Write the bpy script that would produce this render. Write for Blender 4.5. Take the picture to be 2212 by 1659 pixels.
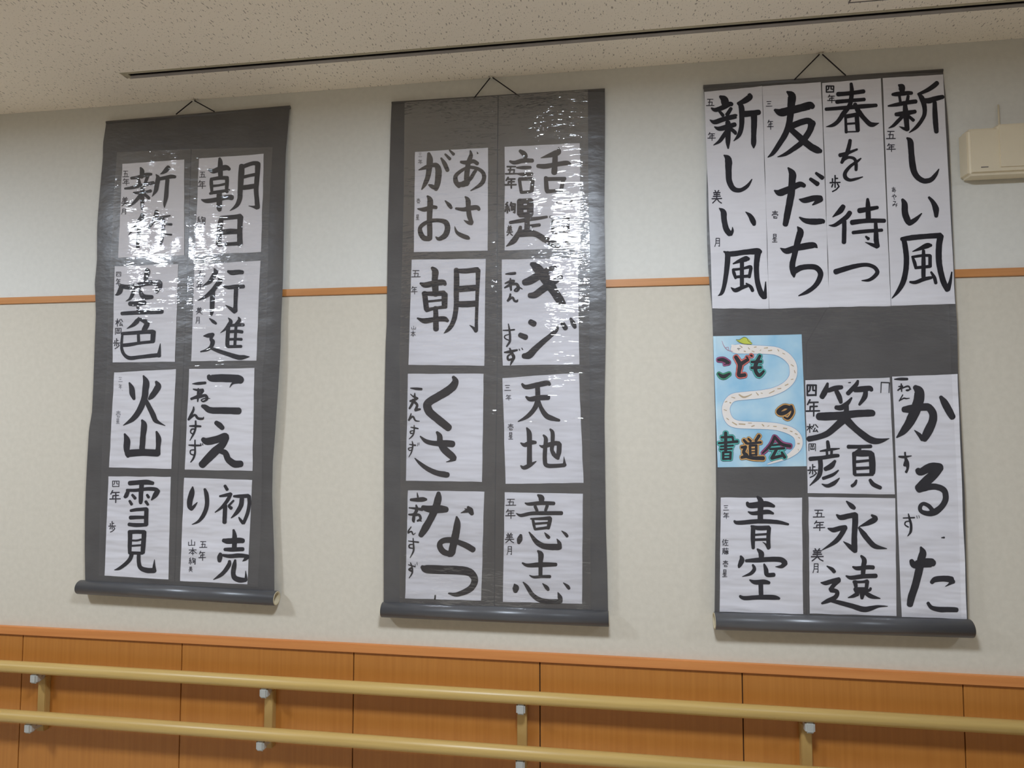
import bpy, bmesh, math, random
from mathutils import Vector, Matrix, noise
random.seed(7)
SC = bpy.context.scene
COL = SC.collection
for o in list(bpy.data.objects): bpy.data.objects.remove(o, do_unlink=True)

# ---------------------------------------------------------------- camera
CAMZ = 1.55           # eye height above the floor
D = 1.9               # distance camera - wall with the scrolls (wall plane y = D)
FPX = 1347.43; W, H = 2212, 1659
yaw, pitch, roll = math.radians(-7.7335), math.radians(3.1064), math.radians(-0.01)
_cy, _sy, _cp, _sp = math.cos(yaw), math.sin(yaw), math.cos(pitch), math.sin(pitch)
Fw = Vector((_sy*_cp, _cy*_cp, _sp)); Rt0 = Vector((_cy, -_sy, 0)); Up0 = Rt0.cross(Fw)
Rt = math.cos(roll)*Rt0 + math.sin(roll)*Up0; Up = -math.sin(roll)*Rt0 + math.cos(roll)*Up0
cam = bpy.data.objects.new('camera', bpy.data.cameras.new('camera')); COL.objects.link(cam)
cam.matrix_world = Matrix(((Rt.x, Up.x, -Fw.x, 0), (Rt.y, Up.y, -Fw.y, 0), (Rt.z, Up.z, -Fw.z, CAMZ), (0, 0, 0, 1)))
cam.data.sensor_width = 36; cam.data.lens = FPX/W*36; cam.data.clip_start = 0.02
SC.camera = cam
# ---------------------------------------------------------------- world, light level
wd = bpy.data.worlds.new('world'); SC.world = wd; wd.use_nodes = True
wd.node_tree.nodes['Background'].inputs[0].default_value = (0.9, 0.95, 1, 1)
wd.node_tree.nodes['Background'].inputs[1].default_value = 0.25
LAMPS = [(-5.1, 14.0), (-2.50, 29.5), (-0.02, 31.5), (2.7, 13.0)]      # x of each ceiling lamp, emission strength; the last is added to brighten the right side
LAMP_Y = 0.44; LAMP_R = 0.19
CEIL = CAMZ + 1.079
SC.view_settings.view_transform = 'Standard'; SC.view_settings.look = 'None'
SC.view_settings.exposure = 2.0; SC.view_settings.gamma = 1; SC.view_settings.use_curve_mapping = False

# ---------------------------------------------------------------- measuring helpers
def ray(px, py):
    return Rt*(px-1106) - Up*(py-829.5) + Fw*FPX
def at_wall(px, py, off=0.0):
    r = ray(px, py); r = r*((D-off)/r.y); return Vector((r.x, r.y, r.z+CAMZ))
def at_ceil(px, py):
    r = ray(px, py); r = r*((CEIL-CAMZ)/r.z); return Vector((r.x, r.y, CEIL))

# ---------------------------------------------------------------- object helpers
def tag(o, label=None, cat=None, group=None, kind=None):
    if label: o['label'] = label
    if cat: o['category'] = cat
    if group: o['group'] = group
    if kind: o['kind'] = kind
    return o
def empty(name, loc, label, cat, group=None):
    o = bpy.data.objects.new(name, None); o.location = loc; o.empty_display_size = .05
    COL.objects.link(o); return tag(o, label, cat, group)
def mesh(name, verts, faces, mat, parent=None, smooth=False, uv=None):
    me = bpy.data.meshes.new(name); me.from_pydata([tuple(v) for v in verts], [], faces); me.update()
    if mat: me.materials.append(mat)
    if smooth: me.polygons.foreach_set('use_smooth', [True]*len(me.polygons))
    if uv:
        l = me.uv_layers.new(name='UVMap')
        for lp in me.loops: l.data[lp.index].uv = uv[lp.vertex_index]
    o = bpy.data.objects.new(name, me); COL.objects.link(o)
    if parent:
        o.parent = parent
        loc = parent.location.copy()
        if parent.parent: loc += parent.parent.location
        if loc.length > 0: me.transform(Matrix.Translation(-loc))
    return o
def box(name, a, b, mat, parent=None, bevel=0.0, seg=2):
    bm = bmesh.new(); bmesh.ops.create_cube(bm, size=1)
    for v in bm.verts:
        v.co = Vector([(a[i]+b[i])/2 + v.co[i]*(b[i]-a[i]) for i in range(3)])
    if bevel: bmesh.ops.bevel(bm, geom=bm.edges[:], offset=bevel, segments=seg, affect='EDGES')
    vs = [v.co.copy() for v in bm.verts]; fs = [[v.index for v in f.verts] for f in bm.faces]; bm.free()
    return mesh(name, vs, fs, mat, parent)
def tube(name, pts, r, mat, parent=None, n=24, inner=None, caps=True):
    """round bar along a polyline; inner = radius of a hollow"""
    vs = []; fs = []
    rings = []
    for i, p in enumerate(pts):
        p = Vector(p); t = (Vector(pts[min(i+1, len(pts)-1)]) - Vector(pts[max(i-1, 0)])).normalized()
        u = t.cross(Vector((0, 0, 1)) if abs(t.z) < .9 else Vector((0, 1, 0))).normalized(); w = t.cross(u)
        rings.append((p, u, w))
    def ringset(rr):
        base = len(vs)
        for p, u, w in rings:
            for k in range(n):
                a = 2*math.pi*k/n; vs.append(p + (u*math.cos(a)+w*math.sin(a))*rr)
        return base
    b = ringset(r)
    for i in range(len(pts)-1):
        for k in range(n):
            k2 = (k+1) % n; fs.append([b+i*n+k, b+i*n+k2, b+(i+1)*n+k2, b+(i+1)*n+k])
    e = b+(len(pts)-1)*n
    if inner:
        c = ringset(inner); ce = c+(len(pts)-1)*n
        for i in range(len(pts)-1):
            for k in range(n):
                k2 = (k+1) % n; fs.append([c+i*n+k2, c+i*n+k, c+(i+1)*n+k, c+(i+1)*n+k2])
        for k in range(n):
            k2 = (k+1) % n; fs.append([b+k2, b+k, c+k, c+k2]); fs.append([e+k, e+k2, ce+k2, ce+k])
    elif caps:
        fs.append([b+k for k in range(n)][::-1]); fs.append([e+k for k in range(n)])
    o = mesh(name, vs, fs, mat, parent)
    for p in o.data.polygons: p.use_smooth = len(p.vertices) == 4 
    return o

# ---------------------------------------------------------------- materials
def new_mat(name, col=(.8, .8, .8), rough=.6, metal=0, coat=0, spec=.5):
    m = bpy.data.materials.new(name); m.use_nodes = True; b = m.node_tree.nodes['Principled BSDF']
    b.inputs['Base Color'].default_value = (*col, 1); b.inputs['Roughness'].default_value = rough
    b.inputs['Metallic'].default_value = metal; b.inputs['Coat Weight'].default_value = coat
    b.inputs['Specular IOR Level'].default_value = spec
    return m
def nd(m, t, **kw):
    n = m.node_tree.nodes.new(t)
    for k, v in kw.items():
        if k in n.inputs: n.inputs[k].default_value = v
        else: setattr(n, k, v)
    return n
def lk(m, a, b): m.node_tree.links.new(a, b)
def srgb(r, g, b):
    f = lambda c: (c/255)/12.92 if c/255 <= .04045 else ((c/255+.055)/1.055)**2.4
    return (f(r), f(g), f(b))
def noise_mat(name, c1, c2, scale=(1, 1, 1), nscale=8, detail=4, rough=.6, bump=0, bscale=None, bdist=.001, lo=.35, hi=.65, coat=0, spec=.5, bdetail=3):
    m = new_mat(name, c1, rough, coat=coat, spec=spec); b = m.node_tree.nodes['Principled BSDF']
    tc = nd(m, 'ShaderNodeNewGeometry'); mp = nd(m, 'ShaderNodeMapping', Scale=scale); lk(m, tc.outputs['Position'], mp.inputs[0])
    n = nd(m, 'ShaderNodeTexNoise', Scale=nscale, Detail=detail); lk(m, mp.outputs[0], n.inputs['Vector'])
    r = nd(m, 'ShaderNodeValToRGB'); r.color_ramp.elements[0].position = lo; r.color_ramp.elements[1].position = hi
    r.color_ramp.elements[0].color = (*c1, 1); r.color_ramp.elements[1].color = (*c2, 1)
    lk(m, n.outputs['Fac'], r.inputs[0]); lk(m, r.outputs[0], b.inputs['Base Color'])
    if bump:
        mp2 = nd(m, 'ShaderNodeMapping', Scale=bscale or scale); lk(m, tc.outputs['Position'], mp2.inputs[0])
        n2 = nd(m, 'ShaderNodeTexNoise', Scale=1, Detail=bdetail); lk(m, mp2.outputs[0], n2.inputs['Vector'])
        bp = nd(m, 'ShaderNodeBump', Strength=bump, Distance=bdist); lk(m, n2.outputs['Fac'], bp.inputs['Height']); lk(m, bp.outputs[0], b.inputs['Normal'])
    return m
M = {}
M['wall_up'] = noise_mat('wallpaper_upper', srgb(226, 223, 214), srgb(230, 227, 218), nscale=60, rough=.75, bump=.25, bscale=(220, 220, 220), bdist=.0006)
M['wall_low'] = noise_mat('wallpaper_lower', srgb(213, 204, 187), srgb(218, 209, 192), nscale=60, rough=.75, bump=.25, bscale=(220, 220, 220), bdist=.0006)
M['plain'] = noise_mat('far_wall_paint', srgb(125, 113, 97), srgb(132, 120, 104), nscale=3, rough=.8)
M['floor'] = noise_mat('floor_vinyl', srgb(196, 186, 168), srgb(204, 194, 176), nscale=20, rough=.35)
M['wood'] = noise_mat('dado_wood', srgb(184, 118, 50), srgb(193, 127, 56), scale=(70, 70, 2.2), nscale=1.2, detail=6, rough=.42, bump=.08, bscale=(160, 160, 4), bdist=.0004)
M['cap'] = noise_mat('cap_wood', srgb(208, 132, 70), srgb(218, 144, 80), scale=(2, 60, 60), nscale=1.2, detail=5, rough=.45)
M['strip'] = noise_mat('strip_wood', srgb(198, 132, 72), srgb(208, 143, 82), scale=(3, 90, 90), nscale=1.2, detail=5, rough=.45)
M['groove'] = new_mat('groove_dark', srgb(52, 38, 24), .9)
M['rail'] = noise_mat('rail_wood', srgb(196, 163, 96), srgb(206, 173, 105), scale=(4, 120, 120), nscale=1, detail=5, rough=.36, spec=.45)
M['post'] = noise_mat('bracket_beige', srgb(182, 146, 84), srgb(188, 152, 90), nscale=20, rough=.5)
M['clamp'] = noise_mat('clamp_grey', srgb(176, 176, 170), srgb(186, 186, 180), nscale=20, rough=.4)
M['cord'] = new_mat('cord_black', srgb(36, 30, 34), .8)
M['hook'] = new_mat('hook_white', srgb(215, 212, 200), .4)
M['card'] = noise_mat('cardboard', srgb(196, 182, 150), srgb(206, 192, 162), nscale=60, rough=.85)
M['core'] = new_mat('core_dark', srgb(120, 106, 84), .9)
M['boxw'] = noise_mat('box_plastic', srgb(228, 214, 186), srgb(232, 218, 190), nscale=10, rough=.45)
M['mark'] = new_mat('box_mark', srgb(120, 112, 108), .5)
M['frame'] = noise_mat('slot_frame', srgb(176, 166, 140), srgb(184, 174, 148), nscale=30, rough=.5)
M['frame2'] = noise_mat('slot_frame_grey', srgb(150, 142, 136), srgb(158, 150, 144), nscale=30, rough=.5)
M['slot'] = new_mat('slot_dark', srgb(78, 66, 70), .9)
M['fix'] = new_mat('lamp_housing', srgb(225, 225, 220), .4)
# acoustic ceiling board: dark pinholes and short dashes running away from the wall
m = new_mat('ceiling_board', srgb(246, 236, 220), .9); M['ceil'] = m; b = m.node_tree.nodes['Principled BSDF']
tc = nd(m, 'ShaderNodeTexCoord')
def dashes(sx, sy, thr, seedoff):
    mp = nd(m, 'ShaderNodeMapping', Scale=(sx, sy, 1), Location=(seedoff, seedoff*.7, 0)); mp.inputs['Rotation'].default_value = (0, 0, .12)
    wn = nd(m, 'ShaderNodeTexNoise', Scale=14, Detail=1); lk(m, tc.outputs['Object'], wn.inputs['Vector'])
    ad = nd(m, 'ShaderNodeVectorMath', operation='MULTIPLY_ADD'); ad.inputs[1].default_value = (.03, .03, 0); lk(m, wn.outputs['Color'], ad.inputs[0]); lk(m, tc.outputs['Object'], ad.inputs[2])
    lk(m, ad.outputs[0], mp.inputs[0])
    v = nd(m, 'ShaderNodeTexVoronoi', voronoi_dimensions='2D', Scale=1, Randomness=1); lk(m, mp.outputs[0], v.inputs['Vector'])
    sp = nd(m, 'ShaderNodeSeparateColor'); lk(m, v.outputs['Color'], sp.inputs[0])
    mul = nd(m, 'ShaderNodeMath', operation='MULTIPLY'); mul.inputs[1].default_value = thr; lk(m, sp.outputs[0], mul.inputs[0])
    lt = nd(m, 'ShaderNodeMapRange'); lt.inputs['To Min'].default_value = 1; lt.inputs['To Max'].default_value = 0; lt.interpolation_type = 'SMOOTHSTEP'
    sb = nd(m, 'ShaderNodeMath', operation='MULTIPLY'); sb.inputs[1].default_value = .45; lk(m, mul.outputs[0], sb.inputs[0])
    lk(m, v.outputs['Distance'], lt.inputs['Value']); lk(m, sb.outputs[0], lt.inputs['From Min']); lk(m, mul.outputs[0], lt.inputs['From Max'])
    return lt.outputs[0]
d1 = dashes(100, 34, .22, 0); d2 = dashes(170, 80, .16, 5.3)
mx = nd(m, 'ShaderNodeMath', operation='MAXIMUM'); lk(m, d1, mx.inputs[0]); lk(m, d2, mx.inputs[1])
mul = nd(m, 'ShaderNodeMath', operation='MULTIPLY'); mul.inputs[1].default_value = .7; lk(m, mx.outputs[0], mul.inputs[0])
cm = nd(m, 'ShaderNodeMix', data_type='RGBA'); cm.inputs[6].default_value = (*srgb(250, 238, 221), 1); cm.inputs[7].default_value = (*srgb(130, 114, 100), 1)
lk(m, mul.outputs[0], cm.inputs[0]); lk(m, cm.outputs[2], b.inputs['Base Color'])
# charcoal vinyl cloth of the scrolls: slightly glossy, creased
m = noise_mat('charcoal_cloth', srgb(88, 85, 84), srgb(96, 93, 91), nscale=9, rough=.34, bump=.5, bscale=(11, 11, 26), bdist=.006, spec=.55, bdetail=5); M['cloth'] = m
M['roller'] = noise_mat('roller_vinyl', srgb(80, 79, 80), srgb(86, 85, 86), nscale=9, rough=.33, spec=.6, bump=.1, bscale=(14, 60, 60), bdist=.002)
# rice paper with soft folds
M['paper'] = noise_mat('rice_paper', srgb(224, 220, 223), srgb(231, 227, 230), nscale=5, rough=.7, bump=.5, bscale=(5, 5, 24), bdist=.020, bdetail=2)
M['ink'] = noise_mat('ink', srgb(30, 28, 34), srgb(40, 38, 44), nscale=30, rough=.55, spec=.3)
M['inkgrey'] = noise_mat('ink_faint', srgb(128, 126, 132), srgb(150, 148, 154), nscale=200, rough=.7)
M['inkthin'] = noise_mat('ink_thin', srgb(46, 42, 50), srgb(60, 56, 64), nscale=200, rough=.6, spec=.3)
# clear film, crumpled more on the middle scroll
def film(crumple, gloss):
    m = bpy.data.materials.new('clear_film'); m.use_nodes = True; nt = m.node_tree; nt.nodes.clear()
    out = nd(m, 'ShaderNodeOutputMaterial'); tr = nd(m, 'ShaderNodeBsdfTransparent'); gl = nd(m, 'ShaderNodeBsdfGlossy', Roughness=.06); df = nd(m, 'ShaderNodeBsdfDiffuse')
    gl.inputs['Color'].default_value = (1, 1, 1, 1); df.inputs['Color'].default_value = (.8, .82, .9, 1)
    tc = nd(m, 'ShaderNodeNewGeometry')
    def crease(sc, rot, dist, det, sharp):
        mp = nd(m, 'ShaderNodeMapping', Scale=sc); mp.inputs['Rotation'].default_value = (0, rot, 0); lk(m, tc.outputs['Position'], mp.inputs[0])
        n = nd(m, 'ShaderNodeTexNoise', Scale=1, Detail=det, Distortion=dist); lk(m, mp.outputs[0], n.inputs['Vector'])
        if not sharp: return n.outputs['Fac']
        s = nd(m, 'ShaderNodeMath', operation='SUBTRACT'); s.inputs[1].default_value = .5; lk(m, n.outputs['Fac'], s.inputs[0])
        a = nd(m, 'ShaderNodeMath', operation='ABSOLUTE'); lk(m, s.outputs[0], a.inputs[0]); return a.outputs[0]
    k1 = crease((9, 9, 58), .06, 1.0, 2, True); k2 = crease((13, 13, 40), -.5, .7, 2, True); k3 = crease((34, 34, 40), .25, .3, 2, False)
    kk = crease((5, 5, 7), 0, 0, 2, False)                       # where the film is crumpled and where it lies flat
    mr = nd(m, 'ShaderNodeMapRange'); mr.inputs['From Min'].default_value = .40; mr.inputs['From Max'].default_value = .62; mr.inputs['To Min'].default_value = .25; lk(m, kk, mr.inputs['Value'])
    sz = nd(m, 'ShaderNodeSeparateXYZ'); lk(m, tc.outputs['Position'], sz.inputs[0]); zr = nd(m, 'ShaderNodeMapRange'); zr.inputs['From Min'].default_value = 1.35; zr.inputs['From Max'].default_value = 1.8; zr.inputs['To Min'].default_value = .35; lk(m, sz.outputs[2], zr.inputs['Value'])
    mz = nd(m, 'ShaderNodeMath', operation='MULTIPLY'); lk(m, mr.outputs[0], mz.inputs[0]); lk(m, zr.outputs[0], mz.inputs[1])
    s1 = nd(m, 'ShaderNodeMath', operation='ADD'); lk(m, k1, s1.inputs[0]); lk(m, k2, s1.inputs[1])
    s2 = nd(m, 'ShaderNodeMath', operation='MULTIPLY_ADD'); lk(m, k3, s2.inputs[0]); s2.inputs[1].default_value = .5; lk(m, s1.outputs[0], s2.inputs[2])
    s3 = nd(m, 'ShaderNodeMath', operation='MULTIPLY'); lk(m, s2.outputs[0], s3.inputs[0]); lk(m, mz.outputs[0], s3.inputs[1])
    bp = nd(m, 'ShaderNodeBump', Strength=1, Distance=crumple); lk(m, s3.outputs[0], bp.inputs['Height'])
    lk(m, bp.outputs[0], gl.inputs['Normal'])
    ge = nd(m, 'ShaderNodeNewGeometry'); ir = nd(m, 'ShaderNodeMapRange'); ir.inputs['To Min'].default_value = 1.5; ir.inputs['To Max'].default_value = 1/1.5; lk(m, ge.outputs['Backfacing'], ir.inputs['Value'])
    fr = nd(m, 'ShaderNodeFresnel'); lk(m, ir.outputs[0], fr.inputs['IOR'])
    mxf = nd(m, 'ShaderNodeMath', operation='MULTIPLY_ADD'); mxf.inputs[1].default_value = gloss; mxf.inputs[2].default_value = .01
    lk(m, fr.outputs[0], mxf.inputs[0])
    a = nd(m, 'ShaderNodeMixShader'); a.inputs[0].default_value = .02; lk(m, tr.outputs[0], a.inputs[1]); lk(m, df.outputs[0], a.inputs[2])
    c = nd(m, 'ShaderNodeMixShader'); lk(m, mxf.outputs[0], c.inputs[0]); lk(m, a.outputs[0], c.inputs[1]); lk(m, gl.outputs[0], c.inputs[2]); lk(m, c.outputs[0], out.inputs[0])
    return m
FILMS = [film(.0031, 1.25), film(.0038, 3.6), film(.0020, 1.2)]
# lamp diffusers give off light
def emit(name, col, s):
    m = bpy.data.materials.new(name); m.use_nodes = True; m.node_tree.nodes.clear()
    o = nd(m, 'ShaderNodeOutputMaterial'); e = nd(m, 'ShaderNodeEmission', Strength=s); e.inputs[0].default_value = (*col, 1); lk(m, e.outputs[0], o.inputs[0]); return m
for k, c in dict(plum=(150, 60, 110), green=(40, 140, 100), coral=(215, 100, 90), teal=(70, 170, 160), orange=(205, 150, 80)).items():
    M['p_'+k] = noise_mat('paint_'+k, srgb(*c), srgb(*[min(255, v+25) for v in c]), nscale=60, rough=.6)
M['p_sky'] = noise_mat('paint_sky', srgb(204, 230, 240), srgb(134, 196, 228), nscale=9, detail=5, rough=.5, lo=.38, hi=.72)
M['p_edge'] = new_mat('paint_edge', srgb(140, 176, 214), .6)
M['p_snake'] = noise_mat('paint_snake', srgb(244, 234, 224), srgb(248, 239, 230), nscale=30, rough=.6)
M['p_spot'] = noise_mat('paint_spot', srgb(205, 185, 150), srgb(190, 165, 135), nscale=40, rough=.6)
M['p_hat'] = noise_mat('paint_hat', srgb(212, 218, 84), srgb(200, 206, 70), nscale=30, rough=.6)
M['p_pink'] = new_mat('paint_pink', srgb(190, 120, 140), .6)
SHEETS=[]
def SH(sc,o,cor,chars,sig,label,ink=1): SHEETS.append((sc,o,cor,chars,sig,label,ink))
K=6.9125
SH(0,(240,335,K),"168,130 1092,68 1090,1495 105,1535",[
"440,190,30 462,240,70 455,330,60/300,345,40 400,330,50 520,295,60 600,285,40/405,340,40 430,440,50/555,300,45 530,360,50 500,440,40/205,500,30 320,485,50 480,445,55 630,415,55/335,560,25 420,565,50 520,550,40 590,535,50/470,450,60 465,600,65 465,720,60 460,810,30/440,600,60 370,680,50 320,730,35 262,768,10/500,590,40 540,620,50 565,645,45/855,185,70 820,225,70 780,260,45 735,282,12/670,290,15 700,340,65 685,430,70 665,530,60 610,620,8/700,360,50 800,340,55 900,320,60 955,325,45/840,370,60 830,480,60 820,620,65 800,720,45 795,785,12",
"465,890,60 460,930,75 400,1010,60 340,1100,45 262,1190,10/425,1050,60 415,1180,60 400,1300,60 400,1380,55/680,840,60 670,910,75 640,980,60 600,1040,40 560,1080,50/680,970,60 760,930,40 880,905,25/780,960,50 780,1080,55 765,1200,55 745,1330,40 740,1410,12/800,1030,30 900,1035,40/800,1180,20 900,1190,30"],
"五:170,232,265,330 年:170,350,275,450 美:150,630,265,765 月:150,800,235,885",
"white sheet with black brushed 新作, top of the left column on the left scroll")
SH(0,(410,325,K),"140,120 1105,50 1065,1515 75,1560",[
"445,120,40 455,170,70 455,280,75 460,400,70/290,290,40 350,310,70 450,275,80 540,255,80 590,280,50/320,420,40 320,480,55 325,560,50 330,640,40/320,430,50 450,410,55 560,410,60/555,410,60 555,480,60 550,560,55 555,620,50/340,530,40 440,520,35 550,495,40/300,645,35 350,630,50 480,610,50 590,590,30/175,735,20 250,755,65 400,735,70 550,700,70 625,702,85/440,630,80 440,780,85 440,860,80 445,890,60/775,230,80 770,330,90 760,480,85 750,620,75 745,720,75 700,820,60 600,900,10/780,250,60 850,220,60 950,190,60 1010,200,80/1015,200,85 1010,320,75 1000,450,75 990,600,70 1000,720,70 1010,850,75/1000,850,70 940,840,30 880,828,10/810,395,50 890,375,45 970,360,50/800,555,70 880,545,75 970,530,70",
"475,1000,60 455,1100,85 440,1250,80 430,1395,80/480,1010,70 600,1000,70 700,990,70 750,990,90/755,995,90 750,1100,80 745,1250,80 750,1400,85/500,1220,80 600,1210,85 710,1210,75/430,1410,60 560,1400,55 740,1390,60"],
"五:140,315,240,405 年:120,450,240,570 絢:105,990,235,1110 美:105,1140,195,1275",
"white sheet with black brushed 朝日, top of the right column on the left scroll")
SH(0,(230,560,K),"125,105 1072,72 1022,1530 88,1540",[
"600,150,50 610,180,90 595,260,75 580,330,60/215,400,60 350,415,75 550,365,80 700,350,80 790,352,90/225,400,70 200,480,75 165,520,50 130,535,10/795,350,80 790,400,90 765,450,75 750,490,50/410,450,50 390,520,60 350,590,40 290,625,10/500,430,40 510,500,60 560,560,80 680,565,60/350,665,70 450,665,75 570,650,70/470,680,50 470,780,45/230,810,55 400,800,60 600,790,65 720,785,70 825,778,75",
"480,870,20 460,920,70 400,980,55 305,1035,10/480,890,40 560,920,70 605,960,80 570,1040,80 545,1090,60/240,1110,50 400,1100,55 600,1085,60 690,1085,70/700,1085,75 695,1150,75 690,1225,70/475,1120,45 480,1250,45/240,1285,50 350,1275,55 500,1250,45 700,1230,45/235,1140,35 225,1250,40 230,1350,45 270,1430,50 350,1475,60 500,1460,55 680,1440,60 780,1430,60/780,1440,70 790,1370,45 803,1260,10"],
"四:140,185,220,260 年:140,290,215,400 松:135,890,245,1005 岡:125,1025,225,1130 歩:100,1185,200,1335",
"white sheet with black brushed 空色, second down, left column, left scroll")
SH(0,(400,550,K),"140,145 1125,90 1062,1582 90,1592",[
"430,205,15 455,260,75 410,340,70 360,410,60 265,465,10/490,335,20 520,390,80 460,470,70 400,550,75 300,630,50 190,685,10/410,560,75 405,700,75 400,830,65 390,900,40/640,250,40 700,270,75 800,260,70 855,265,60/555,465,15 640,490,55 750,480,65 870,475,60/760,490,65 755,620,65 750,750,60 745,840,75/740,850,70 670,800,50 600,752,8",
"365,955,20 420,1000,50 460,1030,35/275,1215,15 340,1210,65 410,1195,60/410,1190,60 385,1260,50 410,1300,70 390,1370,60 330,1420,45 230,1450,20/380,1395,40 500,1440,60 650,1490,65 800,1535,75 880,1530,60 960,1525,10/645,945,15 680,1000,60 640,1070,60 590,1120,35 525,1170,8/645,1060,60 635,1200,60 630,1350,60 650,1375,40/795,935,20 810,980,55 760,1040,50/660,1060,40 780,1050,50 870,1048,50/670,1150,45 780,1145,50 850,1155,50/660,1265,40 770,1262,40 840,1265,45/640,1375,45 760,1372,45 835,1370,45/760,1050,45 750,1200,45 740,1370,45"],
"五:170,225,300,330 年:165,400,275,520 美:160,790,260,890 月:155,930,225,1030",
"white sheet with black brushed 行進, second down, right column, left scroll")
SH(0,(220,785,K),"185,135 1105,85 1035,1575 108,1553",[
"410,290,25 445,370,80 455,450,85 480,530,45/810,275,40 840,340,95 790,430,90 745,490,80 705,530,40/620,185,25 660,280,95 650,400,95 640,500,95 590,640,90 530,750,85 450,840,70 320,925,10/650,540,60 700,640,70 760,760,80 800,850,70 860,890,40 945,930,10",
"600,850,35 630,920,90 615,1080,85 600,1280,85/340,1055,30 375,1150,95 370,1280,90 390,1390,50/385,1345,110 600,1330,105 830,1340,105/815,1020,30 845,1120,80 840,1250,70 830,1350,90"],
"三:245,200,310,280 年:250,310,300,380 、:295,390,315,415 壱:210,710,280,810 星:210,820,265,900",
"white sheet with black brushed 火山, third down, left column, left scroll",0)
SH(0,(390,785,K),"130,85 1103,68 1072,1605 62,1587",[
"420,190,60 460,220,105 650,220,120 850,230,120 900,255,110/900,270,60 820,285,40 770,305,30 735,358,10/325,635,50 370,655,80 450,700,95 650,705,100 870,710,105",
"530,885,65 580,920,85 625,965,70/335,1135,70 400,1165,110 560,1130,110 660,1090,110 680,1110,90/680,1110,100 620,1220,110 520,1310,130 400,1430,120 320,1515,110/600,1310,80 670,1340,90 710,1430,95 800,1500,110 900,1500,100"],
"@175,305,10 260,300,45 370,290,40/190,385,20 260,400,40 330,400,50/265,375,20 265,450,45 255,570,20/335,410,40 270,480,45 160,530,40/180,520,40 280,500,45 370,480,45 395,530,40 340,570,25 310,545,20 370,520,20 440,525,10/195,650,20 190,700,35 150,780,40 120,840,35/130,830,30 210,770,35 260,820,40 330,825,35 345,800,10/135,935,20 210,935,35 300,940,30/225,860,25 225,940,30 215,1000,30 190,1060,30 140,1150,12/215,980,20 165,985,25 150,1030,20 190,1060,20/125,1220,20 200,1225,30 300,1225,25/215,1145,20 215,1240,25 215,1340,30 190,1420,30 150,1475,15/205,1290,20 150,1300,20 150,1350,20 200,1370,20/295,1195,12 312,1225,12/322,1195,12 335,1220,12",
"white sheet with black brushed こえ, third down, right column, left scroll")
SH(0,(215,1025,K),"133,28 1062,35 1028,1568 75,1510",[
"450,130,70 560,120,70 700,115,75 795,130,55/630,130,70 620,250,70 615,380,65 612,425,50/410,235,45 550,235,50 700,215,55 830,220,60 880,250,50/430,240,50 400,310,65 380,335,50/870,245,70 830,310,75 775,380,20/490,305,40 530,355,50/450,395,40 478,445,45/710,305,40 732,340,45/690,405,45 722,450,40/465,540,40 550,525,50 700,515,55/700,520,65 695,650,65 695,745,65/460,645,60 550,640,55 680,640,45/440,745,55 550,755,60 700,750,50",
"455,855,70 455,950,65 450,1080,60 450,1175,50/450,860,60 560,855,60 670,860,60/665,860,70 660,960,70 650,1080,70 645,1165,65/490,985,30 560,985,30 620,970,30/480,1065,30 620,1055,30/450,1170,50 640,1175,45/480,1190,60 450,1270,60 370,1350,55 290,1405,45 222,1425,10/585,1190,55 585,1300,60 610,1390,65 700,1430,80 815,1435,75/815,1440,70 815,1360,40 820,1270,8"],
"四:185,90,300,190 年:150,240,315,420 歩:135,700,240,860",
"white sheet with black brushed 雪見, bottom of the left column on the left scroll")
SH(0,(380,1030,K),"122,12 1140,48 1068,1608 62,1552",[
"732,135,45 765,190,50/655,290,30 740,275,50 815,255,50/820,255,50 770,350,55 690,450,45 585,530,15/735,430,65 730,560,65 725,680,65/860,355,30 790,430,35/790,440,40 825,468,55/865,290,35 960,290,55 1080,285,60/1090,290,60 1095,400,55 1070,540,55 1010,690,50/1000,690,50 960,640,40 940,605,20/985,330,70 970,430,70 910,530,60 825,615,15",
"860,795,35 875,870,65 875,960,75 870,1090,70/710,950,60 780,960,85 940,950,85 1000,955,75/730,1085,50 850,1085,65 1000,1080,60/665,1150,50 655,1200,80 650,1255,60/700,1170,40 800,1185,60 950,1175,65 1070,1185,55/1060,1200,70 1030,1235,45 995,1260,10/800,1260,45 790,1320,65 720,1420,60 650,1480,50 560,1535,10/885,1245,35 870,1330,70 855,1440,70 880,1510,80 960,1540,80 1040,1540,60/1045,1540,50 1045,1470,30 1040,1405,8",
"250,150,20 240,230,80 210,350,85 205,440,75 235,480,60/235,480,50 280,430,40 320,380,10/430,185,40 455,260,65 465,380,65 450,480,65 400,590,60 330,670,40 240,712,10"],
"山:175,940,290,1035 本:190,1060,310,1170 絢:190,1210,295,1310 美:190,1340,250,1420 五:350,960,465,1060 年:340,1110,445,1250",
"white sheet with black brushed 初売り, bottom of the right column on the left scroll")
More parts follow.
